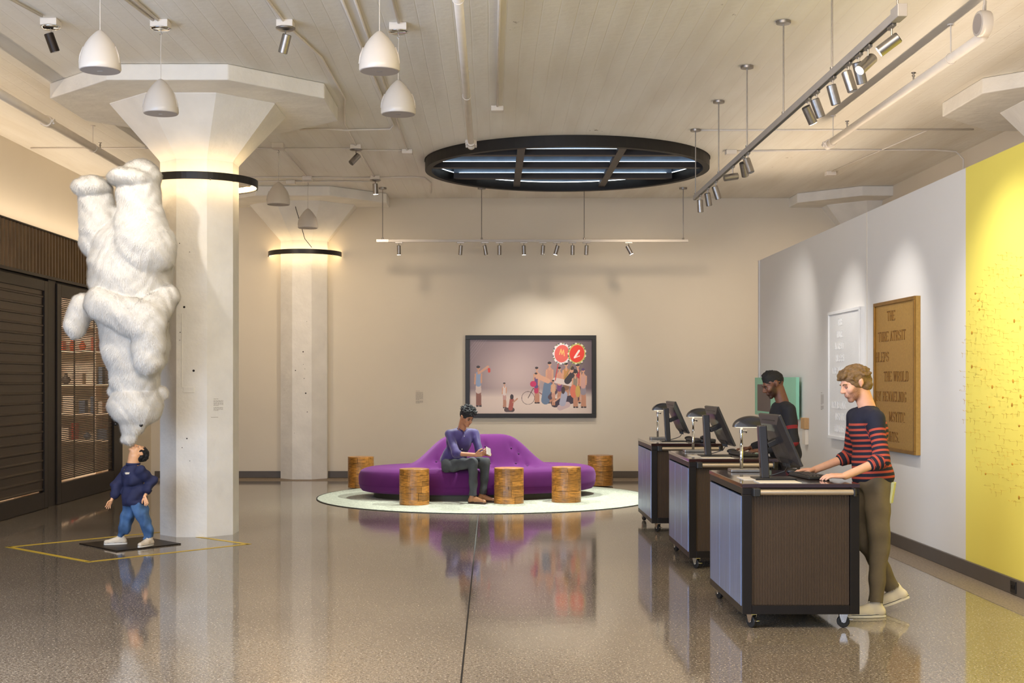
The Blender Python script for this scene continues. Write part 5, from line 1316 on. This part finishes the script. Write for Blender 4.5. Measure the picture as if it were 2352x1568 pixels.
# --- standing man in the striped sweater
J1 = dict(pelvis=(2.70, 9.25, .925), neck=(2.665, 9.26, 1.455), sh_l=(2.665, 9.07, 1.375), sh_r=(2.625, 9.44, 1.385), el_l=(2.68, 8.98, 1.10), wr_l=(2.405, 8.90, .998),
          el_r=(2.61, 9.50, 1.10), wr_r=(2.335, 9.46, 1.000), hip_l=(2.70, 9.16, .90), hip_r=(2.69, 9.35, .90), kn_l=(2.715, 9.15, .475), an_l=(2.665, 9.10, .092), kn_r=(2.68, 9.32, .48), an_r=(2.875, 9.36, .155),
          head=(2.575, 9.26, 1.628), hf=(-.90, -.14, -.34), hu=(-.34, 0, .94))
b1, HR1, RB1, X1 = figure('person', 'man in navy and red striped sweater typing at the nearest cart', 'person', J1, 1.02, M_skin1, M_stripe, M_trou1, girth=1.02, sleeve=.22,
    shirt_attr=stripe_attr(J1, 1.02), vox=.0075, beltlow=.0, hands=dict(l=dict(d=(-1, .06, .02), back=(0, -.15, 1), thumb=(0, 1, 0), curl=(.18, .32, .25)), r=dict(d=(-1, .02, .0), back=(0, .1, 1), thumb=(0, -1, 0), curl=(.22, .35, .25), spread=.16)))
h1 = np.array(J1['head']); hair_mesh(b1, h1, HR1, 1.02, M_hair1, 'wavy'); eyes(b1, h1, HR1, 1.02); face_extras(b1, h1, HR1, 1.02, M_hair1, (M_lip, M_lid))
shoe(b1, (2.665, 9.10, .090), (-1, -.08, 0), (0, 0, 1), 1.0, M_shoew, M_solew, .29, 'sneaker'); shoe(b1, (2.885, 9.36, .150), (-.96, .05, -.34), (-.34, 0, .96), 1.0, M_shoew, M_solew, .29, 'sneaker')
MB().lathe([(.0105, -.003), (.0115, 0), (.0105, .003)], n=16).obj('ring', M_chrome, b1).matrix_world = Matrix.Translation((2.285, 8.913, .990)) @ Matrix.Rotation(PI/2, 4, 'Y')
tag(MB().box(-.012, .012, -.035, .035, -.075, .075).obj('phone_case', pmat('pale_green_case', (196, 200, 160), .5, var=.03), bevel=.006), 'pale green phone sticking out of the back pocket of the man in stripes', 'phone')
pc = [o for o in COL.objects if o.name == 'phone_case'][0]; pc.location = (2.797, 9.13, .865); pc.rotation_euler = (0, .16, -.5)
# --- standing man behind the middle cart
J2 = dict(pelvis=(2.74, 12.15, .915), neck=(2.705, 12.14, 1.445), sh_l=(2.72, 11.95, 1.38), sh_r=(2.69, 12.32, 1.385), el_l=(2.745, 11.90, 1.10), wr_l=(2.50, 12.00, 1.005), el_r=(2.71, 12.38, 1.10), wr_r=(2.455, 12.40, 1.005),
          hip_l=(2.75, 12.06, .89), hip_r=(2.75, 12.25, .89), kn_l=(2.74, 12.06, .48), an_l=(2.78, 12.05, .09), kn_r=(2.74, 12.26, .48), an_r=(2.79, 12.27, .09), head=(2.615, 12.14, 1.612), hf=(-.88, -.06, -.42), hu=(-.42, 0, .9))
b2, HR2, RB2, X2 = figure('person', 'man in plain dark sweater working at the middle cart', 'person', J2, 1.0, M_skin2, M_plaidhem, M_trou2, girth=1.04, sleeve=.85, vox=.009, shirt_attr=stripe_attr(J2, 1.0),
    hands=dict(l=dict(d=(-1, .1, -.02), back=(0, -.15, 1), thumb=(0, 1, 0), curl=(.18, .32, .25)), r=dict(d=(-1, .0, -.02), back=(0, .1, 1), thumb=(0, -1, 0), curl=(.2, .35, .25))))
h2_ = np.array(J2['head']); hair_mesh(b2, h2_, HR2, 1.0, M_hair2, 'fade'); eyes(b2, h2_, HR2, 1.0); face_extras(b2, h2_, HR2, 1.0, M_hair2, (M_lip2, M_lid2))
for q in 'lr': shoe(b2, (J2['an_'+q][0], J2['an_'+q][1], .090), (-1, -.05, 0), (0, 0, 1), 1.0, M_plastic, M_soled, .28)
# --- seated man with phone
J3 = dict(pelvis=(-.54, 17.72, .505), neck=(-.405, 17.60, .985), sh_r=(-.575, 17.53, .925), sh_l=(-.235, 17.69, .93), el_r=(-.475, 17.36, .675), wr_r=(-.215, 17.24, .665), el_l=(-.165, 17.53, .68), wr_l=(-.030, 17.32, .665),
          hip_r=(-.60, 17.62, .495), kn_r=(-.255, 17.33, .550), an_r=(-.25, 17.36, .105), hip_l=(-.47, 17.76, .495), kn_l=(-.085, 17.60, .550), an_l=(-.125, 17.60, .105), head=(-.345, 17.50, 1.155), hf=(.66, -.60, -.45), hu=(.33, -.3, .9))
b3, HR3, RB3, X3 = figure('person', 'man in indigo shirt seated on the purple settee looking at his phone', 'person', J3, .97, M_skin3, M_shirt3, M_trou3, girth=1.16, sleeve=.15, vox=.0085, shirt_noise=.005,
    hands=dict(r=dict(d=(.95, -.05, .15), back=(-.1, -.8, -.5), thumb=(0, 0, 1), curl=(.45, .6, .4)), l=dict(d=(-.25, -.75, .35), back=(.9, -.1, -.1), thumb=(0, 0, 1), curl=(.45, .6, .4))))
h3 = np.array(J3['head']); hair_mesh(b3, h3, HR3, 1.0, M_hair3, 'curly'); eyes(b3, h3, HR3, .97); face_extras(b3, h3, HR3, .97, M_hair3, (M_lip2, M_lid2))
for q in 'lr': shoe(b3, (J3['an_'+q][0], J3['an_'+q][1], .103), (.78, -.62, 0), (0, 0, 1), 1.0, M_shoet, M_soled, .28)
fwd3 = X3[3]; 
for i in range(5):
    p_ = np.array(J3['pelvis'])*(.1+.17*i)+np.array(J3['neck'])*(.9-.17*i)+fwd3*(.115+.018*min(i, 2)); MB().ball(tuple(p_), .0065, 8, 6).obj('button', M_paper, b3)
cv = MB(); nk3 = np.array(J3['neck']); sd3 = X3[4]
for sg in (1, -1): cv.tube([tuple(nk3+sd3*sg*.056+v3(0, .02, .030)), tuple(nk3+sd3*sg*.050+fwd3*.035+v3(0, 0, .018)), tuple(nk3+sd3*sg*.018+fwd3*.070+v3(0, 0, -.004))], .011, 8)
cv.obj('collar', M_shirt3, b3, smooth=True)
ph = MB().box(-.036, .036, -.004, .004, -.07, .07).obj('smartphone', pmat('phone_silver', (176, 166, 160), .3, .4, var=.05), bevel=.003); ph.location = (-.045, 17.225, .712); ph.rotation_euler = (-.75, .45, .5)
tag(ph, 'pale smartphone held in both hands by the seated man', 'phone'); MB().box(-.031, .031, .0041, .0052, -.062, .062).obj('phone_screen', M_screen, ph)

# --- boy figure of the sculpture
J4 = dict(pelvis=(-3.555, 13.0, .415), neck=(-3.572, 13.0, .812), sh_l=(-3.475, 12.90, .745), sh_r=(-3.655, 13.10, .735), el_l=(-3.375, 12.98, .645), wr_l=(-3.432, 12.90, .500), el_r=(-3.745, 13.05, .590), wr_r=(-3.785, 12.99, .455),
          hip_l=(-3.505, 12.95, .385), hip_r=(-3.605, 13.05, .385), kn_l=(-3.435, 12.92, .245), an_l=(-3.395, 12.93, .085), kn_r=(-3.655, 13.05, .245), an_r=(-3.715, 13.06, .085), head=(-3.520, 13.01, .925), hf=(-.16, -.12, 1), hu=(.8, .58, .14), hscale=.78)
b4, HR4, RB4, X4 = figure('boy_figure', 'resin figure of a small boy in navy pullover and jeans, head tipped back', 'sculpture', J4, .56, M_skin4, M_navy, M_jeans, girth=1.34, sleeve=.55, vox=.0055, hand_s=1.0, baggy=.020, legw=1.12, beltlow=-.02, neckr=.075, shirt_noise=.012, trou_noise=.010,
    hands=dict(l=dict(d=(.32, -.1, -1), back=(.2, 1, 0), thumb=(-1, 0, 0), curl=(.05, .1, .1)), r=dict(d=(-.45, -.15, -.85), back=(-.6, .7, .3), thumb=(-.6, -.3, .3), curl=(.12, .15, .1), spread=.35)))
h4 = np.array(J4['head']); hair_mesh(b4, h4, HR4, .78, M_hair2, 'boy'); eyes(b4, h4, HR4, .78, down=False)
shoe(b4, (-3.395, 12.93, .083), (-.42, -.9, 0), (0, 0, 1), .80, M_trainer, M_solew, .27, 'trainer'); shoe(b4, (-3.715, 13.06, .083), (-.95, -.32, 0), (0, 0, 1), .80, M_trainer, M_solew, .27, 'trainer')
n4 = np.array(J4['neck']); f4 = X4[3]; s4 = X4[4]; u4 = X4[2]
cr = MB(); cr.lathe([(.062, -.012), (.072, -.004), (.070, .012), (.058, .014)], (0, 0, 0), 24); c_ = cr.obj('collar', M_navy, b4, smooth=True); c_.location = tuple(n4+v3(0, 0, .004))
for i in range(2): p_ = n4+f4*(.093+.008*i)-u4*(.045+.04*i)+s4*.0; MB().ball(tuple(p_), .006, 8, 6).obj('button', M_tape, b4)
em = MB(); e0 = n4+f4*.105-u4*.085+s4*.060; RE = np.stack([s4, u4], 1)
for (a, c2, d, e) in ((-.016, -.012, 0, .022), (-.016, -.004, .018, .022), (-.008, -.004, 0, .022), (.002, .006, -.004, .02), (.002, .014, .009, .013), (.011, .015, -.004, .02), (-.016, -.004, 0, .004)):
    vs = [tuple(e0+s4*x*.75+u4*(y*.75)+f4*k) for k in (-.03, .010) for x, y in ((a, d), (c2, d), (c2, e), (a, e))]; em.add(vs, [(0, 1, 2, 3), (7, 6, 5, 4)]+[(k, 4+k, 4+(k+1) % 4, (k+1) % 4) for k in range(4)])
em.obj('chest_emblem', M_paper, b4)

# --- white bear balanced on its nose
DB = 13.02
def PB(px, py, dy=0.0): return np.array([(px-1130)*DB/3000, DB+dy, 1.65-(py-873)*DB/3000])
q_ = DB/3000
def EB(px, py, dy, rx, ry, rz, rot=0):
    c, s_ = math.cos(rot), math.sin(rot); R = np.array([[c, 0, s_], [0, 1, 0], [-s_, 0, c]]); return ell(PB(px, py, dy), v3(rx*q_, ry*q_, rz*q_), R)
def CB(a, b, r0, r1, f=1): return cap(PB(*a), PB(*b), r0*q_, r1*q_)
def fnz(X, Y, Z): return .010*np.sin(9*X+3*Z+1)*np.sin(11*Z+2*Y)+.006*np.sin(23*Z+17*X)+.006*np.sin(41*Z+9*Y+3*np.sin(14*X))*np.sin(33*X+12*Y+2*np.sin(9*Z))
bear_groups = [
    # hind legs and feet
    ([CB((322, 462, -.05), (338, 560, -.16), 48, 66), EB(348, 575, -.16, 68, 62, 62), CB((322, 418, -.05), (322, 450, -.05), 50, 50)], .05),
    ([EB(310, 412, -.08, 58, 66, 24, .03)], .03),
    ([CB((220, 465, .05), (226, 545, .06), 42, 48), CB((262, 500, .06), (262, 560, .06), 30, 40), EB(226, 520, .06, 46, 56, 62)], .05),
    ([EB(212, 430, .0, 44, 58, 24, .05)], .03),
    # trunk
    ([EB(298, 628, .04, 98, 92, 112), EB(285, 565, .05, 78, 80, 60), CB((300, 700, .03), (312, 800, .0), 84, 76), CB((312, 800, .0), (312, 868, -.02), 74, 56)], .08),
    # arm folded across the front, forearm and paw
    ([CB((250, 700, -.24), (350, 742, -.34), 38, 46), CB((352, 738, -.30), (388, 680, -.06), 46, 28), CB((364, 752, -.34), (360, 824, -.32), 40, 36)], .06),
    # other paw sticking out to the left
    ([EB(189, 726, -.12, 29, 34, 52, .25), CB((200, 700, -.06), (240, 690, .04), 24, 34)], .04),
    # head, ears, muzzle
    ([EB(314, 930, -.04, 62, 60, 50), EB(366, 902, .02, 18, 15, 16), EB(258, 898, .02, 12, 14, 14), CB((310, 955, -.06), (302, 1000, -.09), 38, 18), EB(302, 1004, -.09, 19, 20, 14)], .05),
]
bear_parts = []
bv, bf = sdf_mesh([p for g_, k_ in bear_groups for p in g_], .016, k=.020, noise=fnz, subs=[cap(PB(303, 985, -.21), PB(303, 1016, -.19), .010, .008)])
M_fur = pmat('white_fur', (226, 220, 210), .9, var=.06, scale=5, bump=.4, bscale=60)
bear = organic('bear_sculpture', [(bv, bf)], M_fur); tag(bear, 'huge shaggy white bear balanced upside down on its nose', 'sculpture')
def fur(parent, V_, F_, n, ln, wd, mat, seed=1, dark=None):
    r = np.random.default_rng(seed); A, B, C2 = V_[F_[:, 0]], V_[F_[:, 1]], V_[F_[:, 2]]; D_ = V_[F_[:, 3]]
    N_ = np.cross(C2-A, D_-B); ar = np.linalg.norm(N_, axis=1); N_ /= ar[:, None]+1e-12; pick = r.choice(len(F_), n, p=ar/ar.sum())
    u, v = r.random((n, 1)), r.random((n, 1)); P = (A[pick]*(1-u)+B[pick]*u)*(1-v)+(D_[pick]*(1-u)+C2[pick]*u)*v; nn = N_[pick]
    comb = np.stack([.35*np.sin(P[:, 2]*5+P[:, 0]*3), .2*np.cos(P[:, 2]*4), -1+.5*np.sin(P[:, 0]*7+P[:, 2]*2)], 1); clump = np.sin(P@np.array([31., 17, 23]))[:, None]*.25
    t = comb-nn*(comb*nn).sum(1, keepdims=True); t /= np.linalg.norm(t, axis=1, keepdims=True)+1e-9; rnd = r.normal(size=(n, 3))*.16
    d = nn*(.42+clump*.5)+t*.9+rnd; d /= np.linalg.norm(d, axis=1, keepdims=True); L_ = ln*r.uniform(.5, 1.25, (n, 1))
    sd = np.cross(d, nn); sd /= np.linalg.norm(sd, axis=1, keepdims=True)+1e-9
    p0 = P-nn*.003; p1 = p0+d*L_*.55+nn*.002; p2 = p0+d*L_-np.array([0, 0, 1])*L_*.15
    w_ = wd; verts = np.stack([p0-sd*w_, p0+sd*w_, p1+sd*w_*.7, p1-sd*w_*.7, p2], 1).reshape(-1, 3)
    me = bpy.data.meshes.new('fur'); k = np.arange(n)[:, None]*5
    loops = np.concatenate([k+0, k+1, k+2, k+3, k+3, k+2, k+4], 1).ravel(); st = np.stack([np.arange(n)*7, np.arange(n)*7+4], 1).ravel()
    me.vertices.add(n*5); me.vertices.foreach_set('co', verts.astype(np.float32).ravel()); me.loops.add(len(loops)); me.loops.foreach_set('vertex_index', loops.astype(np.int32)); me.polygons.add(2*n); me.polygons.foreach_set('loop_start', st.astype(np.int32)); me.update(calc_edges=True)
    o = link_mesh('fur', me, mat, parent, smooth=True); o['kind'] = 'stuff'; return o
M_strand = pmat('white_fur_strand', (238, 234, 226), .9, var=.08, scale=7, spec=.1)
fur(bear, bv, bf, 300000, .030, .0010, M_strand)
MB().ball(tuple(PB(300, 1013, -.10)), .03, 12, 8, (1.1, 1, .5)).obj('nose', M_fur, bear, smooth=True)
for (px, py, dy) in ((334, 974, -.165), (276, 972, -.155)): MB().ball(tuple(PB(px, py, dy)), .020, 12, 8).obj('eye', M_black, bear, smooth=True)
